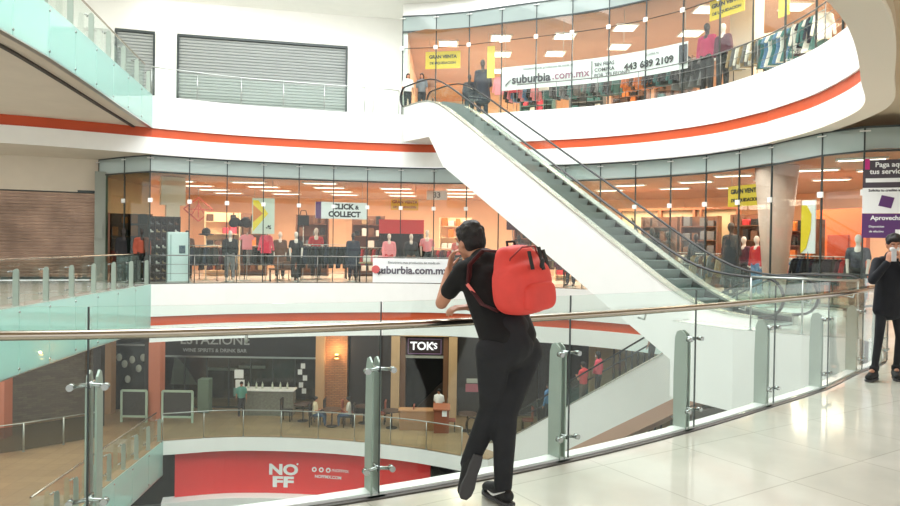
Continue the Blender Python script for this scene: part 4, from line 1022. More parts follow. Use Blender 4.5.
# red box display
p, a = inside(401, 3.2); r = empty('display_unit', (p.x, p.y, SZ), a, 'red-topped dark display unit left of the leaning man', 'display')
b = B(); b.box((0, 0, 2.35), (2.0, .6, .62)); b.build('header_box', RED, r); b = B(); b.box((0, .22, 1.02), (2.0, .1, 2.04)); b.box((-.97, 0, 1.02), (.06, .6, 2.04)); b.box((.97, 0, 1.02), (.06, .6, 2.04)); b.build('cabinet', mat('dark_cabinet', (50, 36, 34), .6), r)
for k in range(3): b = B(); b.box((0, 0, .45+k*.5), (1.9, .5, .03)); b.build('shelf', mat('dark_cabinet', (50, 36, 34), .6), r)
# goods bins low in the window
def bin_row(px0, px1, d, n, label, group, cols, z=0, curve=None, sz=.32, rows=1, name='folded_clothes'):
    for i in range(n):
        px = px0+(px1-px0)*(i+.5)/n; p, a = inside(px, d, curve)
        for k in range(rows):
            b = B(); h = sz*random.uniform(.5, .95)
            b.box((0, 0, h/2), (sz*1.05, sz, h)); 
            o = b.build(name, random.choice(cols), bevel=.05, loc=(p.x, p.y, z)); o.rotation_euler = (0, 0, a+random.uniform(-.15, .15)); tag(o, '%s from left, %s' % (ORD[i], label), 'clothes', group)
def table(px, d, w_, label, m, z=SZ, curve=None, h=.8):
    p, a = inside(px, d, curve); r = empty('display_table', (p.x, p.y, z), a, label, 'table'); b = B(); b.box((0, 0, h-.025), (w_, .8, .05)); b.build('table_top', m, r)
    for x in (-1, 1):
        for y in (-1, 1): b = B(); b.box((x*(w_/2-.05), y*.34, (h-.05)/2), (.05, .05, h-.05)); b.build('leg', BLACK, r)
    return r
table(378, 1.0, 1.6, 'display table of pink and red goods above the white website banner', cKh); bin_row(365, 392, 1.0, 6, 'pink, red or pale stack on the display table above the website banner', 'stacks above the website banner', [cP, cL, cR, cW], z=SZ+.8)
table(322, 3.1, 2.2, 'display table of pink goods behind the wide dark rack', cKh); bin_row(308, 336, 3.1, 7, 'pink stack on the table behind the wide dark rack', 'stacks behind the wide dark rack', [cP, cL, cR], z=SZ+.8, sz=.38)
table(283, 1.3, 1.1, 'low table left of the black t-shirt mannequin', cB, h=.5); bin_row(277, 289, 1.3, 3, 'dark stack on the low table left of the black t-shirt mannequin', 'stacks left of the black t-shirt mannequin', [cK, cB], z=SZ+.5)
p, a = inside(434, 1.5); b = B(); b.box((0, 0, .42), (.95, .6, .84)); o = b.build('display_bin', mat('dark_bin', (34, 30, 32), .6), bevel=.02, loc=(p.x, p.y, SZ)); o.rotation_euler = (0, 0, a); tag(o, 'dark square bin under the pink-topped mannequin', 'bin')
# big black floral puff and round hat on stands
for px, d, zz, lab, m, rr_ in ((240, 1.7, 2.3, 'large black bow-like ornament above the jacketed mannequin', cK, (.36, .12, .26)), (206, 2.0, 1.85, 'round black hat on a stand left of the jacketed mannequin', cK, (.25, .2, .2)), (303, 2.0, 2.5, 'black handbag on a tall stand left of the click and collect sign', cK, (.25, .12, .32)), (512, 1.9, 2.45, 'dark red handbag on a tall stand above the red backpack', cPl, (.25, .14, .32))):
    p, a = inside(px, d); r = empty('ornament' if px == 240 else ('hat' if px == 206 else 'handbag'), (p.x, p.y, SZ), a, lab, 'ornament' if px == 240 else ('hat' if px == 206 else 'bag')); b = B()
    if px == 240:
        for s_ in (-1, 1): b.ell((s_*.22, 0, zz+.05), (.24, .12, .2), Matrix.Rotation(s_*.5, 3, 'Y')); 
        b.ell((0, 0, zz), (.12, .12, .12))
    elif px == 206: b.ell((0, 0, zz+.1), (.17, .17, .17)); b.ell((0, 0, zz), (.3, .3, .04))
    else: b.box((0, 0, zz), (.46, .18, .42)); b.tube([(-.15, 0, zz+.2), (-.1, 0, zz+.42), (.1, 0, zz+.42), (.15, 0, zz+.2)], .02, 8)
    b.build({240: 'cloth_bow', 206: 'hat_body'}.get(px, 'bag_body'), m, r); b = B(); b.cyl((0, 0, 0), (0, 0, zz-.1), .015, n=8); b.cyl((0, 0, 0), (0, 0, .02), .16, n=16); b.build('stand', STEEL, r)
# website banner on the railing
def banner_on(curve, pxa, pxb, off, z, h_, label, m=PAPER, name='banner'):
    P = offset(curve, off); a = px_on(P, pxa)[0]; c = px_on(P, pxb)[0]
    Q = [a]+[p for p in P if (p.x > a.x+.02 and p.x < c.x-.02 and p.y > 18)]+[c]
    b = B(); b.band(Q, offset(Q, .012), z-h_/2, z+h_/2); o = b.build(name, m); tag(o, label, 'banner'); return o
def ctext(parent, curve, px, off, z, s_, size, m, bold=0.0, align='CENTER', sx=1.0):
    o = text(s_, size, m, parent, (0, 0, 0), 0, bold=bold, align=align)
    for v in o.data.vertices: v.co.x *= sx
    return bend(o, curve, px, off, z)
o = banner_on(FAR, 373, 452, .03, .52, .98, 'white website banner tied to the railing left of the leaning man')
ctext(o, FAR, 414, .015, .84, 'Encuentra mas productos de moda en', .135, cG)
ctext(o, FAR, 413, .015, .52, 'suburbia.com.mx', .42, mat('ink_grey', (92, 86, 96), .6), .012)
p, t = px_on(offset(FAR, .02), 376); b = B(); b.cyl((p.x, p.y, .56), (p.x, p.y-.02, .56), .16, n=20); b.build('round_logo', mat('red_dot', (204, 92, 92), .5), o)
b = B(); p, t = px_on(offset(FAR, .0), 381); b.beam((p.x-.1, p.y, .34), (p.x+.14, p.y+.02, .58), .02, .1, up=(0, 1, 0)); b.build('pencil_mark', INK, o)
b = B(); b.tube([(px_on(offset(FAR, .03), 373)[0].x, px_on(offset(FAR, .03), 373)[0].y, 1.0), (px_on(offset(FAR, .06), 373)[0].x, px_on(offset(FAR, .06), 373)[0].y, 1.06)], .01, 6); b.build('tie', STEEL, o)

# middle floor, right half
GR = offset(FAR, 0)
man_at(652, 1.3, 'dark mannequin in black fur coat behind the escalator, leftmost right of the steps', 'long_coat', cK, cK, MSKD, s=1.15)
man_at(668, 2.6, 'dark mannequin in brown jacket just right of the fur-coated one behind the escalator', 'jacket', cB, cK, MSKD, s=1.1)
man_at(696, 1.8, 'dark mannequin in black jacket right of the pale wall niche behind the escalator', 'jacket', cK, cK, MSKD, s=1.05)
man_at(731, .9, 'tall mannequin in long charcoal coat under the yellow sale sign', 'long_coat', C('cloth_charcoal', (52, 56, 62)), cK, MSKD, s=1.22)
man_at(744, 2.1, 'mannequin in burgundy jacket right of the tall charcoal coat', 'jacket', cPl, cK)
GX = spline([(8.4, 22), (9.15, 19.9), (9.75, 17.9), (10.3, 17.0), (12.1, 16.3), (14.2, 15.9)])
man_at(757, 1.3, 'mannequin in bright red jacket left of the pale tapering column reflection', 'jacket', cR, cBl, curve=GX)
man_at(766, 3.0, 'mannequin in white t-shirt behind the red-jacketed one', 't_shirt', cW, cN, curve=GX)
rack_at(624, 2.2, 'rack of khaki and brown clothes behind the escalator', ['jacket'], [cKh, cB, cG], 'khaki or brown jacket on the rack behind the upper escalator steps', 'jackets behind the escalator steps', n=10, w=1.8)
rack_at(678, 3.4, 'rack of grey and brown clothes below the wall niches', ['jacket', 't_shirt'], [cG, cB, cKh, cW], 'grey or brown garment on the rack below the wall niches', 'garments below the wall niches', n=12, w=2.2)
rack_at(712, 1.3, 'rack of mixed clothes left of the tall charcoal coat', ['jacket', 'dress'], [cKh, cG, cB], 'khaki or grey garment on the rack left of the tall charcoal coat', 'garments left of the charcoal coat')
rack_at(785, 2.2, 'rack of white and blue shirts behind the pale column reflection', ['t_shirt'], [cW, cBl, cL], 'white or blue shirt on the rack behind the pale tapering column reflection', 'shirts behind the tapering column', curve=GX)
rack_at(815, 1.2, 'rack of black coats below the yellow flag poster', ['jacket'], [cK, cK, cN], 'black coat on the rack below the yellow flag poster', 'black coats below the flag poster', curve=GX, n=9)
rack_at(838, 1.4, 'rack of red and dark clothes left of the man with the phone', ['jacket'], [cR, cK, cPl], 'red or dark jacket on the rack left of the person with the phone', 'jackets left of the person with the phone', curve=GX)
man_at(858, .7, 'mannequin in grey plaid shirt just left of the person with the phone', 't_shirt', mat('plaid_grey', (72, 70, 80), .8, noise=.5, nscale=20), cK, curve=GX)
# wall niches on the store wall
for px, lab in ((640, 'leftmost lit niche on the shop back wall behind the escalator'), (680, 'second lit niche from left on the shop back wall behind the escalator'), (716, 'rightmost lit niche on the shop back wall behind the escalator')):
    p, a = inside(px, 6.0); r = empty('wall_niche', (p.x, p.y, SZ), a, lab, 'display'); b = B(); b.box((0, .1, 2.0), (1.7, .08, 2.4)); b.build('back_panel', mat('niche_cream', (250, 222, 176), .7), r)
    b = B(); b.box((-.9, 0, 1.6), (.1, .4, 3.2)); b.box((.9, 0, 1.6), (.1, .4, 3.2)); b.box((0, 0, 3.25), (1.9, .4, .1)); b.build('niche_frame', mat('niche_brown', (176, 112, 76), .7), r)
    b = B(); b.beam((-.4, -.02, 2.9), (.3, -.05, 1.4), .06, .03, up=(0, 1, 0)); b.build('slanted_arm', BLACK, r)
    b = B(); b.box((0, 0, .4), (1.7, .5, .8)); b.build('cabinet', cB, r)
sign('hanging_sign', 744, .55, 3.28, 1.5, .66, mat('sale_yellow', (222, 190, 50), .6), 'yellow sale sign hanging above the tall charcoal coat', hang=4.11, texts=(('GRAN VENTA', .2, INK, 0, .14, .008), ('DE LIQUIDACION', .15, INK, 0, -.14, .005)))
# solid tapering form standing in for a column reflection in the glass
p, a = inside(775, .95, GX); b = B(); b.cyl((0, 0, 0), (0, 0, 4.1), .27, .62, n=36); o = b.build('pillar_reflection', mat('rosy_column_reflection', (222, 188, 172), .5, noise=.08, nscale=2), loc=(p.x, p.y, .01)); struct(o)
r = sign('flag_poster', 808, .7, 2.25, .50, 1.5, PAPER, 'tall white and yellow feather-shaped poster right of the tapering column reflection', curve=GX, cat='poster', texts=(('%', .28, INK, -.02, 0, .01),))
b = B(); b.prism([(-.25, -.75), (-.05, -.6), (.1, -.1), (.12, .35), (-.05, .6), (-.25, .62)], -.03, -.02); b.build('yellow_area', YEL, r)
b = B(); b.cyl((0, 0, -2.23), (0, 0, -.7), .02, n=8); b.cyl((0, 0, -2.235), (0, 0, -2.2), .2, n=16); b.build('pole', BLACK, r)
# orange fitting-room wall
p, a = inside(838, 5.0, GX); b = B(); b.box((0, 0, 1.5), (2.2, .2, 3.0)); o = b.build('wall_store_orange', C('orange_room_wall', (222, 110, 56)), loc=(p.x, p.y, .01)); o.rotation_euler = (0, 0, a); struct(o)
b = B(); b.box((0, 0, 0), (.8, .06, 2.1)); o = b.build('door_1', C('orange_room_door', (170, 70, 40)), loc=(p.x-.1, p.y-.16, 1.07)); o.rotation_euler = (0, 0, a); struct(o)
# purple information posters
PX = V2((10.3, 17.0), (12.1, 16.3), (14.2, 15.9), (16.6, 15.7))
def poster(z, h_, m, label, texts):
    p, t = px_on(offset(PX, -.12), 885); a = math.atan2(t.y, t.x); r = empty('window_poster', (p.x, p.y, z), a, label, 'poster'); b = B(); b.box((0, 0, 0), (1.02, .02, h_)); b.build('sheet', m, r)
    for s_, size, mm, x, zz, bold in texts: text(s_, size, mm, r, (x, -.016, zz), bold=bold, ext=.003)
    return r
r = poster(3.50, .69, GREYP, 'grey poster about paying services, topmost of three on the shop window', (('Paga aqui', .17, PAPER, .06, .22, .004), ('tus servicios', .17, PAPER, .06, .05, .004)))
b = B(); b.box((-.42, -.014, .24), (.1, .01, .26)); b.build('magenta_mark', MAG, r); b = B(); b.box((.02, -.014, -.16), (.94, .01, .10)); b.build('white_strip', PAPER, r)
r = poster(2.84, .63, PAPER, 'white poster with purple card, middle of three on the shop window', (('Solicita tu credito aqui', .085, GREYP, 0, .25, .002),))
b = B(); b.box((0, -.016, -.03), (.28, .012, .27), M=Matrix.Rotation(.25, 3, 'Y')); b.build('purple_card', PURP, r)
r = poster(2.22, .60, PURP, 'purple poster with white lettering, lowest of three on the shop window', (('Aprovecha', .15, PAPER, 0, .19, .004), ('Disposicion', .07, PAPER, -.2, -.02, .001), ('de efectivo', .07, PAPER, -.2, -.14, .001)))
b = B(); b.box((.3, -.016, -.18), (.2, .012, .18)); b.build('white_box', PAPER, r)
# store ceiling fixtures
lm = None
def lights(z, pts, size, label, group):
    me = fr = None
    srt = sorted(pts, key=lambda q: (round(q[1]/1.7), q[0])); rows = sorted({round(q[1]/1.7) for q in pts})
    for x, y, a in pts:
        rw = round(y/1.7); same = [q for q in srt if round(q[1]/1.7) == rw]
        lb = '%s, %s from left in the %s row from the front' % (label, ORD[same.index((x, y, a))], ORD[rows.index(rw)])
        r = empty('ceiling_light', (x, y, z), a, lb, 'ceiling light', group)
        if me is None:
            b = B(); b.box((0, 0, -.02), (size[0], size[1], .03)); me = b.build('diffuser', LAMP, r).data
            b = B(); W, D = size[0]/2+.04, size[1]/2+.04
            for q in ((0, D), (0, -D)): b.box((0, q[1], -.02), (2*W+.06, .06, .05))
            for q in (W, -W): b.box((q, 0, -.02), (.06, 2*D, .05))
            fr = b.build('frame', WHITE2, r).data
        else: inst('diffuser', me, r, (0, 0, 0)); inst('frame', fr, r, (0, 0, 0))
pts = [(x, y, 0) for y in (28.6, 30.8, 33.0, 35.2) for x in (-11.5, -8.5, -5.5, -2.5, .5, 3.5) if not (x < -9 and y < 28) and (x, y) != (-2.5, 28.6) or True]
lights(4.11, [q for q in pts if q[1] > 29 or q[0] > 2 or q[0] < -3.4 and q[1] > 28], (1.3, .32), 'lamp panel left of the escalator', 'lamp panels in the left part of the shop')
lights(4.11, [(x, y, -.5) for x, y in ((7.2, 27.4), (9.2, 25.6), (9.6, 23.2), (11.4, 21.2), (11.2, 18.6), (12.8, 18.4), (13.2, 21.0), (11.6, 24.6), (9.4, 28.6), (7, 30), (13.4, 24), (14.4, 19.4), (11.5, 27.8))], (1.1, .3), 'lamp panel right of the escalator', 'lamp panels in the right part of the shop')
lights(10.30, [(x, y, 0) for x, y in ((-.2, 29.5), (2.0, 28.6), (2.2, 31.0), (4.6, 28.2), (4.6, 30.8), (6.8, 27.0), (7.2, 29.6), (9.2, 24.8), (9.6, 27.6), (10.6, 21.8), (12.2, 24.4), (11.0, 18.4), (13.2, 20.6), (-.3, 33), (2.2, 34), (5.4, 33.5), (11.3, 29.6))], (.75, .75), 'square upper shop lamp panel', 'lamp panels in the upper shop')

# ------------------------------------------------------------------ upper shop
U = FAR + [p for p in RIGHT2[1:] if p.y > 13.9]
uz = Z2+.012
man_at(467, 1.6, 'dark mannequin in navy coat left of the pair beside the yellow tag, upper shop', 'jacket', cN, cN, MSKD, z=Z2, curve=U) if px_on(offset(U, 1.6), 467) else None
man_at(480, 1.3, 'taller dark mannequin in navy coat beside the upper website banner', 'long_coat', cN, cN, MSKD, z=Z2, curve=U, s=1.25)
man_at(703, 1.0, 'mannequin in crimson top and dark trousers in the upper shop window', 'jacket', C('cloth_crimson', (170, 40, 80)), cK, MSKD, z=Z2, curve=U, s=1.25)
man_at(719, .9, 'mannequin in dark jacket right of the crimson-topped one, upper shop window', 'jacket', cPl, cK, z=Z2, curve=U, s=1.15)
for px, d, lab, ks, ms, gl, gg in (
    (520, 1.2, 'rack of dark and pink clothes behind the upper website banner', ['jacket'], [cK, cL, cBl], 'dark, pink or blue jacket behind left part of the upper website banner', 'clothes behind the left part of the upper banner'),
    (560, 1.3, 'rack of teal clothes behind the upper website banner', ['jacket', 't_shirt'], [cT, cG, cK], 'teal or grey garment behind the middle of the upper website banner', 'clothes behind the middle of the upper banner'),
    (600, 1.3, 'rack of grey clothes behind the right part of the upper website banner', ['jacket'], [cG, cT, cK], 'grey or teal jacket behind right part of the upper website banner', 'clothes behind the right part of the upper banner'),
    (639, 1.0, 'rack of orange clothes below the phone number on the upper banner', ['jacket'], [cO, cO, cB], 'orange jacket on the rack below the phone number', 'orange jackets below the phone number'),
    (664, .9, 'rack of black clothes right of the orange ones, upper shop', ['jacket'], [cK, cK, cT], 'black jacket on the upper shop rack right of the orange jackets', 'black jackets right of the orange ones'),
    (685, 1.0, 'rack of dark clothes left of the crimson-topped mannequin', ['jacket', 'dress'], [cK, cG], 'dark garment on the upper shop rack left of the crimson mannequin', 'garments left of the crimson mannequin'),
    (745, .9, 'rack of khaki and grey clothes right of the upper mannequin pair', ['jacket'], [cKh, cG, cW], 'khaki or grey jacket right of the upper mannequin pair', 'jackets right of the upper mannequin pair'),
    (775, .9, 'rack of teal clothes toward the curved end of the upper shop', ['dress'], [cT, cBl, cW], 'teal or blue dress on the rack toward the curved end of the upper shop', 'dresses toward the curved end'),
    (805, .9, 'rack of blue and white clothes at the curved end of the upper shop', ['dress', 'jacket'], [cT, cW, cN], 'blue or white garment on the rack at the curved end of the upper shop', 'garments at the curved end')):
    rack_at(px, d, lab, ks, ms, gl, gg, n=8, curve=U, z=uz)
def dress_form(px, d, m, lab):
    p, a = inside(px, d, U); garment('jacket', p, uz+1.7, a, m, lab, None)
    b = B(); b.cyl((0, 0, 0), (0, 0, 1.69), .012, n=8); b.cyl((0, 0, 0), (0, 0, .02), .16, n=16); tag(b.build('display_stand', STEEL, loc=(p.x, p.y+.05, uz)), 'thin stand behind the '+lab.split(' shown')[0], 'stand')
dress_form(497, 1.0, cL, 'rose pink jacket shown front-on left of the upper website banner')
dress_form(511, .8, cP, 'bright pink jacket shown front-on under the left end of the upper banner')
dress_form(541, .8, cW, 'cream jacket shown front-on under the upper banner')
o = banner_on(U, 499, 684, .45, 8.22, .92, 'long white website and phone number banner in the upper shop window')
ctext(o, U, 545, .42, 8.54, 'Encuentra mas productos de moda en', .13, cG)
ctext(o, U, 509, .41, 8.14, 'suburbia', .46, mat('ink_darkgrey', (56, 50, 62), .6), .014, align='LEFT')
ctext(o, U, 549, .41, 8.16, '.com.mx', .42, mat('ink_mauve', (150, 96, 120), .6), .006, align='LEFT')
for zz, s_ in ((8.42, 'SIN FILAS'), (8.21, 'COMPRA'), (8.0, 'POR TELEFONO')): ctext(o, U, 591, .41, zz, s_, .19, INK, .002, align='LEFT')
ctext(o, U, 645, .41, 8.17, '443 689 2109', .34, INK, .010)
ctext(o, U, 649, .41, 8.5, 'LLAMA AL', .11, cG)
p, t = px_on(offset(U, .40), 503); b = B(); b.beam((p.x-.02, p.y-.01, 7.95), (p.x+.2, p.y-.02, 8.17), .02, .1, up=(0, 1, 0)); b.build('pencil_mark', INK, o)
p, t = px_on(offset(U, .40), 588.5); b = B(); b.box((p.x, p.y-.01, 8.22), (.03, .02, .7)); b.build('divider', INK, o)
p, t = px_on(offset(U, .40), 679); b = B(); b.box((p.x, p.y, 8.25), (.3, .02, .66), math.atan2(t.y, t.x)); b.build('phone_picture', mat('phone_dark', (50, 52, 60), .3), o)
b = B()
for px in (502, 560, 620, 681):
    p, t = px_on(offset(U, .455), px); b.tube([(p.x, p.y, 8.66), (p.x, p.y, 10.3)], .008, 6)
b.build('hanging_wire', STEEL, o)
sign('hanging_sign', 440, .9, 9.38, 1.5, .72, YEL, 'yellow sale sign at the left end of the upper shop window', curve=V2((-2.08, 28.2), (-.5, 27.9), (.6, 27.55), (2, 27)), hang=10.3, texts=(('GRAN VENTA', .19, INK, 0, .13, .008), ('DE LIQUIDACION', .14, INK, 0, -.13, .004)))
sign('hanging_sign', 722, 1.0, 9.68, 1.35, .66, YEL, 'yellow sale sign above the crimson-topped mannequin in the upper shop', curve=U, hang=10.3, texts=(('GRAN VENTA', .19, INK, 0, .13, .008), ('DE LIQUIDACION', .14, INK, 0, -.13, .004)))
sign('hanging_poster', 488, 1.0, 9.1, .32, 1.3, mat('poster_yellow_pale', (238, 214, 90), .6), 'narrow yellow poster left of the upper website banner', curve=U, hang=10.3, cat='poster')
sign('hanging_poster', 779, .8, 9.3, .42, 1.5, mat('poster_yellow_pale', (238, 214, 90), .6), 'narrow yellow poster at the curved end of the upper shop', curve=U, hang=10.3, cat='poster')
p, a = inside(742, 2.2, U); b = B(); b.box((0, 0, 2.0), (.9, .6, 4.1)); o = b.build('pillar_upper_store', CREAM, loc=(p.x, p.y, Z2+.02)); o.rotation_euler = (0, 0, a); struct(o)
table(447, 1.6, 1.4, 'small table with orange goods at the left end of the upper shop', cO, z=uz, curve=V2((-2.08, 28.2), (-.5, 27.9), (.6, 27.55), (2, 27)), h=1.1)
p, a = inside(447, 1.6, V2((-2.08, 28.2), (-.5, 27.9), (.6, 27.55), (2, 27))); b = B(); b.box((0, 0, .3), (1.2, .6, .6)); o = b.build('goods_box', cO, bevel=.03, loc=(p.x, p.y, uz+1.1)); tag(o, 'orange box of goods on the small table in the upper shop', 'box')
# people at the head of the escalator
stand((-1.80, 27.55, Z2+.06), .3, 'person with black hair and white top stepping onto the escalator', 1.62, C('white_top', (228, 226, 222)), cK, vox=.022, skin=SKIN2, hairlen=.12)
stand((-1.25, 27.75, Z2+.06), -.2, 'person with black hair and dark top behind the one in white at the escalator head', 1.68, cG, cK, vox=.022, skin=SKIN2, hairlen=.15)

# ------------------------------------------------------------------ lower floor
def L0(px, Y): return Vector(((px-450)/F_PX*Y, Y))
# columns
for nm, px, Y, wd, m in (('pillar_dark', 100, 28.2, .32, mat('dark_column_and_shadow', (36, 32, 32), .5)), ('pillar_beige', 110, 30.4, .42, mat('beige_column', (158, 122, 88), .6)), ('pillar_salmon', 158, 29.4, .5, mat('salmon_column', (196, 118, 92), .6)), ('pillar_corner', 3, 26.5, .5, mat('salmon_column', (196, 118, 92), .6))):
    p = L0(px, Y); b = B(); b.box((0, 0, -4.15), (wd, wd, 4.09)); struct(b.build(nm, m, loc=(p.x, p.y, 0)))
p = L0(149.5, 29.6); b = B(); b.box((0, 0, -4.15), (.22, .3, 4.09)); struct(b.build('pillar_painted_shadow', mat('dark_column_and_shadow', (36, 32, 32), .5), loc=(p.x, p.y, 0)))  # dark post standing in for the shadow left of the salmon pillar
# cafe front
YC = 31.6
a0, a1 = L0(163, YC), L0(318, YC)
r = empty('shop_sign', ((a0.x+a1.x)/2, YC, -2.95), 0, 'long black cafe sign board over the lower floor shop front', 'sign'); b = B(); b.box((0, 0, 0), (a1.x-a0.x, .25, 1.6)); b.build('board', mat('sign_black', (22, 22, 24), .5), r)
GRY = mat('sign_grey_letters', (150, 152, 154), .5); text('ESTAZIONE', .62, GRY, r, (-1.1, -.14, -.05), bold=.006); text('WINE SPIRITS & DRINK BAR', .24, GRY, r, (-1.1, -.14, -.53), bold=.003)
b = B(); b.box((0, -.05, -.82), (a1.x-a0.x, .2, .08)); b.build('lower_edge', STEEL, r)
r = empty('cafe_facade', ((a0.x+a1.x)/2, YC+.1, Z0), 0, 'dark glazed cafe front under the long black sign', 'shop front'); W = (a1.x-a0.x)
FRM = mat('cafe_frame', (70, 72, 68), .4, .4)
b = B()
for k in range(8): b.box((-W/2+k*W/7, 0, 1.22), (.06, .08, 2.44))
b.box((0, 0, 2.4), (W, .08, .06)); b.box((0, 0, .04), (W, .08, .08)); b.build('frame', FRM, r)
b = B(); b.box((0, 0, 1.22), (W, .012, 2.36)); b.build('glass', SHOPG, r)
# interior cards seen in the cafe
def thing_box(name, px, py, Y, w_, h_, d_, m, label, cat, bev=.01, group=None, rz=0):
    c = at(px, py, Y); b = B(); b.box((0, 0, 0), (w_, d_, h_)); o = b.build(name, m, bevel=bev, loc=c); o.rotation_euler = (0, 0, rz); tag(o, label, cat, group); return o
GB = mat('menu_grey', (96, 98, 94), .6); WB = mat('pale_board', (168, 172, 162), .6)
b = B(); b.box(((a0.x+a1.x)/2, YC+2.2, Z0+1.3), (W, .1, 2.6)); struct(b.build('wall_cafe_back', mat('cafe_back', (72, 66, 58), .8, noise=.3, nscale=2)))
# bar counter
c0, c1 = L0(246, YC-.9), L0(296, YC-.9)
r = empty('bar_counter', ((c0.x+c1.x)/2, YC-.9, Z0), 0, 'grey cafe counter with white top under the long black sign', 'counter'); w_ = c1.x-c0.x
b = B(); b.box((0, 0, .55), (w_, .6, 1.1)); b.build('counter_body', mat('counter_grey', (120, 120, 110), .6, noise=.2, nscale=10), r); b = B(); b.box((0, 0, 1.13), (w_+.1, .7, .06)); b.build('counter_top', PAPER, r)
for i, px in enumerate((250, 258, 264, 274, 282, 289)):
    p = L0(px, YC-.9); b = B(); b.cyl((0, 0, 0), (0, 0, .22), .05, .04, n=10); b.cyl((0, 0, .22), (0, 0, .3), .018, n=8); tag(b.build('bottle', mat('bottle_pale', (190, 196, 180), .3), loc=(p.x, p.y, Z0+1.16)), 'pale bottle, %s from left on the grey cafe counter' % ORD[i], 'bottle', 'bottles on the cafe counter')
# hanging shelves and menu boards inside the cafe
for i, (px, py, w_, h_) in enumerate(((222, 369, 1.5, .12), (252, 367, 1.3, .12))):
    thing_box('light_box', px, py, YC+1.6, w_, .14, .1, WB, ('left' if i == 0 else 'right')+' of two slim pale strips high inside the cafe', 'shelf').name = 'pale_strip'
for i, (px, py) in enumerate(((303, 366), (300, 372), (305, 378), (301, 385), (304, 391))):
    thing_box('paper_sheet', px, py, YC-.02, .2, .24, .02, PAPER, 'small white sheet, %s from top on the cafe window by the brick pillar' % ORD[i], 'paper', .0, 'sheets on the cafe window')
b = B(); c = at(182, 372, YC+.9); b.prism([(-.55, -.6), (.75, -.6), (.15, .3), (-.35, .8)], 0, .06); tag(b.build('umbrella_awning', mat('grey_cloth', (112, 116, 108), .7), loc=c), 'grey slanted cloth panel inside the cafe left window', 'awning')
thing_box('display_case', 205, 395, YC-.7, .5, 1.5, .5, mat('case_green', (120, 140, 124), .4), 'pale green upright case left of the cafe counter', 'display case')
for i, (px, py) in enumerate(((239, 374), (240, 384), (238, 392))): thing_box('menu_card', px, py, YC-.3, .42, .4, .03, PAPER if i < 2 else mat('menu_teal', (110, 150, 140), .6), ('topmost', 'middle', 'lowest')[i]+' of three cards left of the cafe counter', 'card')
stand((L0(243, YC-1.6).x, YC-1.6, Z0), .2, 'person in teal top standing at the left end of the cafe counter', 1.6, C('teal_top', (90, 150, 138)), C('dark_cloth', (36, 36, 40)), vox=.03, skin=SKIN2)
# framed glass barriers of the cafe terrace
def barrier(pxa, pxb, Y, zt, label):
    a, c = L0(pxa, Y), L0(pxb, Y); r = empty('menu_barrier', ((a.x+c.x)/2, Y, Z0), 0, label, 'barrier'); w_ = c.x-a.x; b = B(); m = mat('barrier_green_white', (176, 196, 178), .4)
    b.box((0, 0, zt), (w_, .06, .09)); b.box((0, 0, .25), (w_, .06, .09)); b.box((-w_/2, 0, zt/2), (.09, .06, zt)); b.box((w_/2, 0, zt/2), (.09, .06, zt)); b.build('frame', m, r)
    b = B(); b.box((0, 0, (zt+.25)/2), (w_-.08, .02, zt-.3)); b.build('dark_board', mat('barrier_dark', (58, 56, 54), .5, noise=.4, nscale=12), r)
barrier(123, 148, 29.0, 1.35, 'framed dark menu barrier left of the salmon pillar')
barrier(164, 194, 29.0, 1.35, 'framed dark menu barrier right of the salmon pillar')
# shop left of the salmon pillar
r = empty('shop_facade', (L0(134, 31.2).x, 31.2, Z0), 0, 'dark shop front between the beige and salmon pillars', 'shop front'); b = B(); b.box((0, 0, 1.55), (1.9, .1, 3.1)); b.build('dark_glass', mat('dark_shop_glass', (34, 40, 40), .15), r); b = B(); b.box((0, -.08, 2.98), (1.9, .1, .06)); b.build('edge_strip', GRY, r)
b = B(); b.box((0, 0, 3.6), (1.9, .2, .95)); b.build('black_fascia', BLACK, r)
for k, (x, z) in enumerate(((-.6, 2.4), (-.35, 2.1), (0, 2.3), (.3, 1.9), (.5, 2.4), (-.2, 1.4))):
    b = B(); b.ell((x, -.08, z), (.14, .03, .18), None, 8, 6); b.build('painted_blot', mat('pale_blot', (170, 176, 168), .6), r)
# tan brick column with wall lamp
p = L0(336, 31.0); b = B(); b.box((0, 0, 0), (1.15, .5, 4.09)); struct(b.build('pillar_brick', M_BRICKT, loc=(p.x, p.y+.3, -4.15)))
p2 = L0(322, 31.0); b = B(); b.box((0, 0, 0), (.4, .5, 4.09)); struct(b.build('pillar_tan_trim', mat('tan_trim', (186, 150, 112), .6), loc=(p2.x, p2.y+.1, -4.15)))
c = at(337, 356, 30.9); r = empty('wall_lamp', c, 0, 'glowing wall lamp on the tan brick pillar', 'lamp'); b = B(); b.cyl((0, -.1, .07), (0, -.1, .10), .07, .08, n=14); b.cyl((0, -.1, -.10), (0, -.1, -.07), .08, .07, n=14); b.build('bulb', LAMPW, r)
b = B(); b.cyl((0, -.1, -.07), (0, -.1, .07), .075, n=16); b.box((0, -.02, 0), (.06, .2, .06)); b.build('lamp_body', mat('lamp_bronze', (60, 42, 34), .4, .6), r)
pl = bpy.data.lights.new('wall_lamp_light', 'POINT'); pl.energy = 26; pl.color = (1, .6, .3); pl.shadow_soft_size = .06; po = bpy.data.objects.new('wall_lamp_light', pl); COL.objects.link(po); po.location = c+Vector((0, -.28, .22))
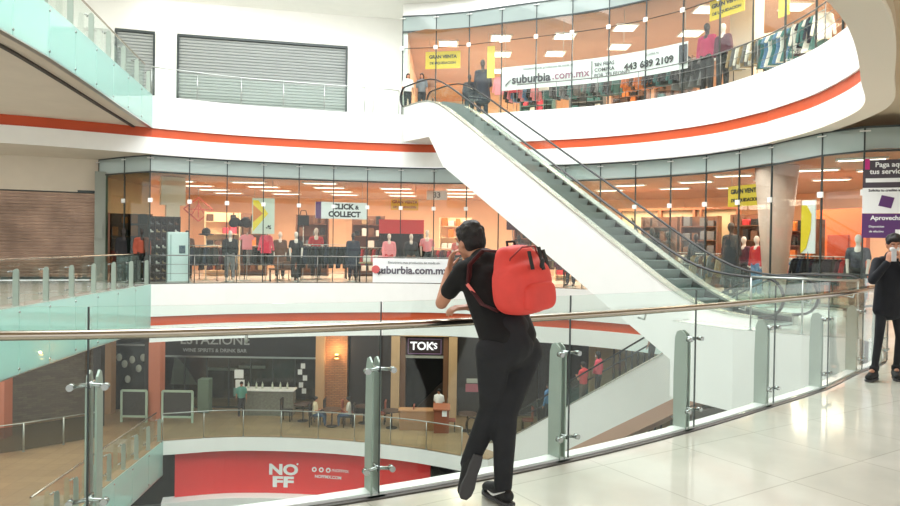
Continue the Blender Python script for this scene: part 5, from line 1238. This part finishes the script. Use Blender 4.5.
# restaurant portal
YT = 30.6
r = empty('restaurant_portal', (L0(426, YT).x, YT, Z0), 0, 'beige framed restaurant portal with lit sign and dark doorway', 'portal'); TB = mat('portal_beige', (196, 164, 124), .6, noise=.05, nscale=3)
w_ = 65/F_PX*YT
b = B(); b.box((-w_/2+.18, 0, 2.02), (.38, .7, 4.04)); b.box((w_/2-.18, 0, 2.02), (.38, .7, 4.04)); b.box((0, 0, 3.86), (w_, .7, .36)); b.build('frame', TB, r)
b = B(); b.box((-w_/2+.5, .1, 1.8), (.22, .5, 3.6)); b.box((w_/2-.5, .1, 1.8), (.22, .5, 3.6)); b.build('inner_jamb', mat('jamb_brown', (120, 84, 58), .6), r)
b = B(); b.box((0, .05, 3.2), (1.9, .2, .78)); sg = b.build('sign_panel', mat('sign_maroon', (44, 26, 30), .5), r)
text('TOK', .50, mat('sign_letter_white', (235, 232, 236), .4, emit=.6), sg, (-.12, -.07, 3.2), bold=.012); text("'S", .36, mat('sign_letter_white', (235, 232, 236), .4, emit=.6), sg, (.46, -.07, 3.21), bold=.008)
b = B()
for x in (-.74, .74): b.box((x, -.07, 3.2), (.03, .03, .66))
for z in (2.87, 3.53): b.box((0, -.07, z), (1.5, .03, .03))
b.build('sign_outline', mat('purple_outline', (140, 110, 150), .4), sg)
b = B(); b.box((0, .05, 2.72), (1.9, .12, .12)); b.build('lintel', WB, r)
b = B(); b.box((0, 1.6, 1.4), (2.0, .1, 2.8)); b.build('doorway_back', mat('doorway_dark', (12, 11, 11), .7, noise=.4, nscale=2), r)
b = B(); b.prism([(-.5, 0), (.95, 0), (.95, 1.5)], 1.2, 1.3); b.build('ramp_wall', mat('ramp_brown', (58, 48, 40), .7), r)
# walls either side of the portal
b = B(); b.box((L0(372, YT).x, YT+.5, -4.15), (1.9, .2, 4.09)); struct(b.build('wall_lower_window_left', mat('dark_maroon_wall', (36, 30, 32), .6)))
b = B(); b.box((L0(500, YT).x, YT+.5, -4.15), (3.6, .2, 4.09)); struct(b.build('wall_lower_window_right', mat('dark_grey_wall', (44, 42, 42), .6, noise=.2, nscale=3)))
b = B(); b.box((L0(560, YT).x, YT-.6, -4.15), (1.9, .2, 4.09)); struct(b.build('wall_lower_dark', mat('dark_maroon_wall', (36, 30, 32), .6)))
b = B(); b.box((L0(610, 29).x, 29, -4.15), (1.6, .3, 4.09)); struct(b.build('wall_lower_beige', mat('beige_wall', (176, 146, 108), .7)))
p = L0(640, 28); r = empty('slatted_screen', (p.x, 28, Z0), 0, 'dark vertical slatted screen behind the lower escalator', 'screen')
for k in range(9): b = B(); b.box((-1.0+k*.25, 0, 1.9), (.07, .1, 3.8)); b.build('slat', mat('screen_brown', (78, 62, 50), .6), r)
b = B(); b.box((0, 0, 3.85), (2.2, .12, .1)); b.box((0, 0, .05), (2.2, .12, .1)); b.build('screen_rail', mat('screen_brown', (78, 62, 50), .6), r)
b = B(); b.box((p.x, 28.8, -4.15), (3.2, .2, 4.09)); struct(b.build('wall_lower_right', mat('beige_wall', (176, 146, 108), .7)))
# host stand, boards
r = empty('host_stand', (L0(444, 28.2).x, 28.2, Z0), 0, 'reddish brown host stand in front of the restaurant portal', 'stand'); b = B(); b.box((0, 0, .5), (.62, .45, 1.0)); b.build('stand_body', mat('stand_brown', (134, 72, 48), .6), r); b = B(); b.box((0, -.05, 1.05), (.7, .55, .06), M=Matrix.Rotation(.25, 3, 'X')); b.build('slanted_top', mat('stand_top', (150, 88, 60), .5), r); b = B(); b.box((.12, -.24, .85), (.2, .02, .3)); b.build('notice', PAPER, r)
stand((L0(441, 29).x, 29.0, Z0), -.3, 'person in white and dark uniform behind the host stand', 1.62, C('white_top', (228, 226, 222)), C('dark_cloth', (36, 36, 40)), vox=.03, skin=SKIN2)
r = empty('counter_bench', (L0(420, 28.6).x, 28.6, Z0), 0, 'long tan low counter left of the host stand', 'counter'); b = B(); b.box((0, 0, .4), (1.5, .5, .8)); b.build('counter_body', mat('tan_wood', (150, 110, 74), .6), r); b = B(); b.box((0, 0, .82), (1.6, .56, .05)); b.build('counter_top', mat('tan_wood_top', (176, 132, 92), .5), r)
thing_box('promotion_board', 477, 388, 29.6, 1.0, .35, .05, mat('board_pink', (168, 96, 108), .6), 'pinkish board on the wall right of the restaurant portal', 'board')
thing_box('promotion_board', 478, 381, 29.6, 1.0, .2, .05, WB, 'pale strip board above the pinkish one right of the portal', 'board')
# tables, chairs and seated guests
CH = mat('chair_redbrown', (140, 70, 50), .6); TBL = mat('table_dark', (70, 52, 42), .4)
def chair_mk(p, rz, label, group, m=CH):
    r = empty('dining_chair', (p[0], p[1], Z0), rz, label, 'chair', group)
    if 'ch' not in _g:
        ms = {}
        def kp(n, b): o = b.build(n, PAPER, bevel=.01); ms[n] = o.data; bpy.data.objects.remove(o)
        b = B(); b.box((0, 0, .45), (.44, .44, .06)); kp('seat', b)
        b = B(); b.box((0, .21, .72), (.44, .05, .46)); b.box((0, .22, .96), (.46, .06, .06)); kp('backrest', b)
        b = B(); b.box((0, 0, .21), (.04, .04, .42)); kp('leg', b); _g['ch'] = ms
    ms = _g['ch']; onode('seat', ms['seat'], r, m); onode('backrest', ms['backrest'], r, m)
    for x in (-1, 1):
        for y in (-1, 1): onode('leg', ms['leg'], r, BLACK, (x*.19, y*.19, 0))
    return r
def table_mk(p, label, group=None):
    r = empty('cafe_table', (p[0], p[1], Z0), 0, label, 'table', group); b = B(); b.cyl((0, 0, .72), (0, 0, .75), .4, n=24); b.build('table_top', TBL, r); b = B(); b.cyl((0, 0, 0), (0, 0, .02), .24, n=20); b.cyl((0, 0, .02), (0, 0, .72), .03, n=10); b.build('pedestal', BLACK, r)
for i, (px, Y, lab, cl) in enumerate(((305, 29.6, 'dark round cafe table at the left of the brick pillar', 'chair with dark back by the table left of the brick pillar'), (334, 28.8, 'dark round table between the two seated people', 'chair by the table between the two seated people'), (366, 29.4, 'dark round table left of the restaurant portal', 'red-brown chair by the table left of the restaurant portal'), (394, 28.7, 'dark round table in front of the left portal jamb', 'red-brown chair by the table at the left portal jamb'), (470, 28.4, 'dark round table right of the host stand', 'red-brown chair by the table right of the host stand'), (513, 28.6, 'dark round table behind the leaning man\'s knees', 'chair by the table behind the leaning man\'s knees'))):
    p = L0(px, Y); table_mk(p, lab); m = CH if i > 1 else mat('chair_dark', (52, 48, 48), .6)
    for dx, rz in ((-.72, math.pi/2), (.72, -math.pi/2)): chair_mk((p.x+dx, p.y), rz, ('left ' if dx < 0 else 'right ')+cl, 'chairs at the '+lab.replace('dark round ', ''), m)
for px, Y, rz, lab, sh_ in ((318, 28.8, math.pi/2, 'seated person in cream top left of the small round table by the brick pillar', C('cream_top', (206, 192, 160))), (350, 28.8, -math.pi/2, 'seated person in pale top right of the small round table by the brick pillar', C('pale_top', (188, 184, 172)))):
    p = L0(334, 28.8); dx = -.70 if px < 330 else .70
    stand((p.x+dx, p.y, Z0), rz, lab, 1.66, sh_, C('jeans_blue', (70, 86, 110)), seated=True, vox=.028, skin=SKIN2, arms='phone')
# railing far left on the lower floor
rail_run(V2((-17.6, 23.2), (-15.6, 24.6), (-13.6, 26.6)), Z0, 'grey metal railing across the left part of the lower floor', glassm=glass('smoky_glass', (.55, .58, .55), 1.0), sp=1.4, off=0, post_r=.035)

# red hoarding in the basement
HB = offset(FAR0, .30)
a, c = px_on(HB, 177)[0], px_on(HB, 433)[0]
Q = [a]+[p for p in HB if a.x < p.x < c.x]+[c]
b = B(); b.band(Q, offset(Q, .08), -8.54, -6.78); hb = b.build('hoarding', RED); tag(hb, 'curved red hoarding with white logo in the basement below the lower rim', 'hoarding')
def ht(px, z, s_, size, bold=0.0, sx=1.0): return ctext(hb, FAR0, px, .29, z, s_, size, PAPER, bold, sx=sx)
ht(286, -7.60, 'NO', .58, .024, 1.3); ht(285.5, -8.10, 'FF', .58, .024, 1.62)
p, t = px_on(offset(FAR0, .28), 300); b = B(); b.cyl((p.x, p.y, -7.34), (p.x, p.y+.02, -7.34), .04, n=12); b.build('logo_dot', PAPER, hb)
for px in (317, 324, 331):
    p, t = px_on(offset(FAR0, .28), px); b = B(); b.cyl((p.x, p.y, -7.52), (p.x, p.y+.02, -7.52), .10, n=16); q = b.build('round_icon', PAPER, hb)
    b = B(); b.cyl((p.x, p.y-.01, -7.52), (p.x, p.y, -7.52), .045, n=12); b.build('icon_centre', RED, q)
ht(343, -7.52, '/NOFFMX', .17, .0); ht(331, -7.80, 'NOFFMX.COM', .17, .003)

# shelving along the shop back walls
_bay = {}
def bay(p, a, z, label, wood, goods, H=2.9, W=1.5):
    r = empty('wall_shelving', (p.x, p.y, z), a, label, 'shelving')
    b = B(); b.box((0, .2, H/2), (W, .05, H)); b.box((-W/2, 0, H/2), (.06, .45, H)); b.box((W/2, 0, H/2), (.06, .45, H)); b.build('carcass', wood, r)
    R2 = Matrix.Rotation(a, 3, 'Z')
    for k in range(5):
        zz = .25+k*(H-.35)/4.6; b = B(); b.box((0, 0, zz), (W-.06, .42, .03)); b.build('shelf', wood, r)
        for j in range(4):
            if random.random() < .12: continue
            h = random.uniform(.22, .42); w2 = random.uniform(.2, .3); q = Vector((p.x, p.y, z+zz+.016))+R2@Vector((-W/2+.22+j*(W-.3)/3.6, -.02, 0))
            b = B(); b.box((0, 0, h/2), (w2, .28, h)); gm = random.choice(goods); o = b.build('folded_clothes', gm, bevel=.02, loc=q); o.rotation_euler = (0, 0, a)
            tag(o, '%s stack, %s from left, %s shelf up, %s' % (colour(gm), ORD[j], ORD[k], label.split(',')[0]), 'clothes', 'goods on the '+label.split(',')[0])
WD = mat('shelving_brown', (120, 78, 56), .6); WD2 = mat('shelving_cream', (236, 206, 166), .6)
for px, d, wd, lab, gd in ((222, 5.6, WD2, 'cream shelving behind the open-jacket mannequin', [cK, cB, cP]), (250, 5.9, WD, 'brown shelving left of the yellow arrow poster', [cO, cB, cKh, cK]), (312, 6.0, WD, 'brown shelving behind the click and collect sign', [cK, cB, cG]), (368, 5.4, WD, 'brown shelving left of the red box display', [cB, cK, cKh, cW]),
                           (455, 5.8, WD2, 'cream shelving behind the leaning man\'s head', [cO, cL, cW]), (530, 5.6, WD, 'brown shelving behind the red backpack', [cPl, cB, cK, cO]), (572, 5.6, WD2, 'cream shelving below the escalator, right of the backpack', [cR, cB, cKh]), (660, 5.4, WD, 'brown shelving between the first two lit niches', [cB, cK, cKh]), (700, 5.3, WD, 'brown shelving between the last two lit niches', [cB, cKh, cG]), (752, 4.6, WD, 'brown shelving left of the tapering column reflection', [cK, cB, cR])):
    p, a = inside(px, d); bay(p, a, SZ, lab, wd, gd)
for px, d, lab, gd in ((130, 2.6, 'brown shelving in the corner window', [cO, cR, cK, cB]), (800, 3.6, 'brown shelving behind the yellow flag poster', [cB, cK, cO])):
    p, a = inside(px, d, None if px < 200 else GX); bay(p, a, SZ, lab, WD, gd, H=2.6)
for px, d, lab, gd in ((535, 4.5, 'teal shelving behind upper banner', [cT, cW, cK, cP]), (585, 4.5, 'grey shelving behind upper banner', [cG, cT, cK, cW]), (628, 4.2, 'brown shelving below phone number', [cB, cO, cK]), (672, 3.8, 'brown shelving left of the crimson mannequin', [cK, cB, cT]), (755, 3.2, 'teal shelving right of the upper cream pillar', [cT, cW, cBl])):
    p, a = inside(px, d, U); bay(p, a, uz, lab, C('shelving_'+lab.split()[0]+'_upper', {'teal': (96, 130, 126), 'grey': (120, 120, 120), 'brown': (130, 90, 66)}[lab.split()[0]]), gd, H=2.3)
man_at(634, 1.6, 'dark mannequin in brown coat leftmost behind the upper part of steps', 'long_coat', cB, cK, MSKD, s=1.0)
man_at(618, 3.0, 'pale mannequin in khaki jacket far inside behind the escalator handrails', 'jacket', cKh, cK)
man_at(187, 2.6, 'dark mannequin in brown jacket right of the pale kiosk', 'jacket', cB, cK, MSKD)
man_at(124, 1.5, 'dark mannequin in black coat in the corner window at the far left', 'long_coat', cK, cK, MSKD)
man_at(142, .7, 'dark mannequin in red-brown jacket in the corner window beside the gridded shelf', 'jacket', C('cloth_rust', (150, 66, 44)), cK, MSKD)
man_at(280, 2.0, 'pale mannequin in brown coat between the pink hoodie and the black t-shirt mannequin', 'long_coat', cB, cK)
man_at(316, 2.2, 'pale mannequin in red t-shirt behind the wide dark rack', 't_shirt', cR, cK, z=.0, s=1.1)
man_at(389, 1.8, 'pale mannequin in pink jacket in front of the red box display', 'jacket', cL, cR)
man_at(458, 1.6, 'pale mannequin in coral top just left of the leaning man\'s face', 't_shirt', C('cloth_coral', (228, 120, 110)), cK)
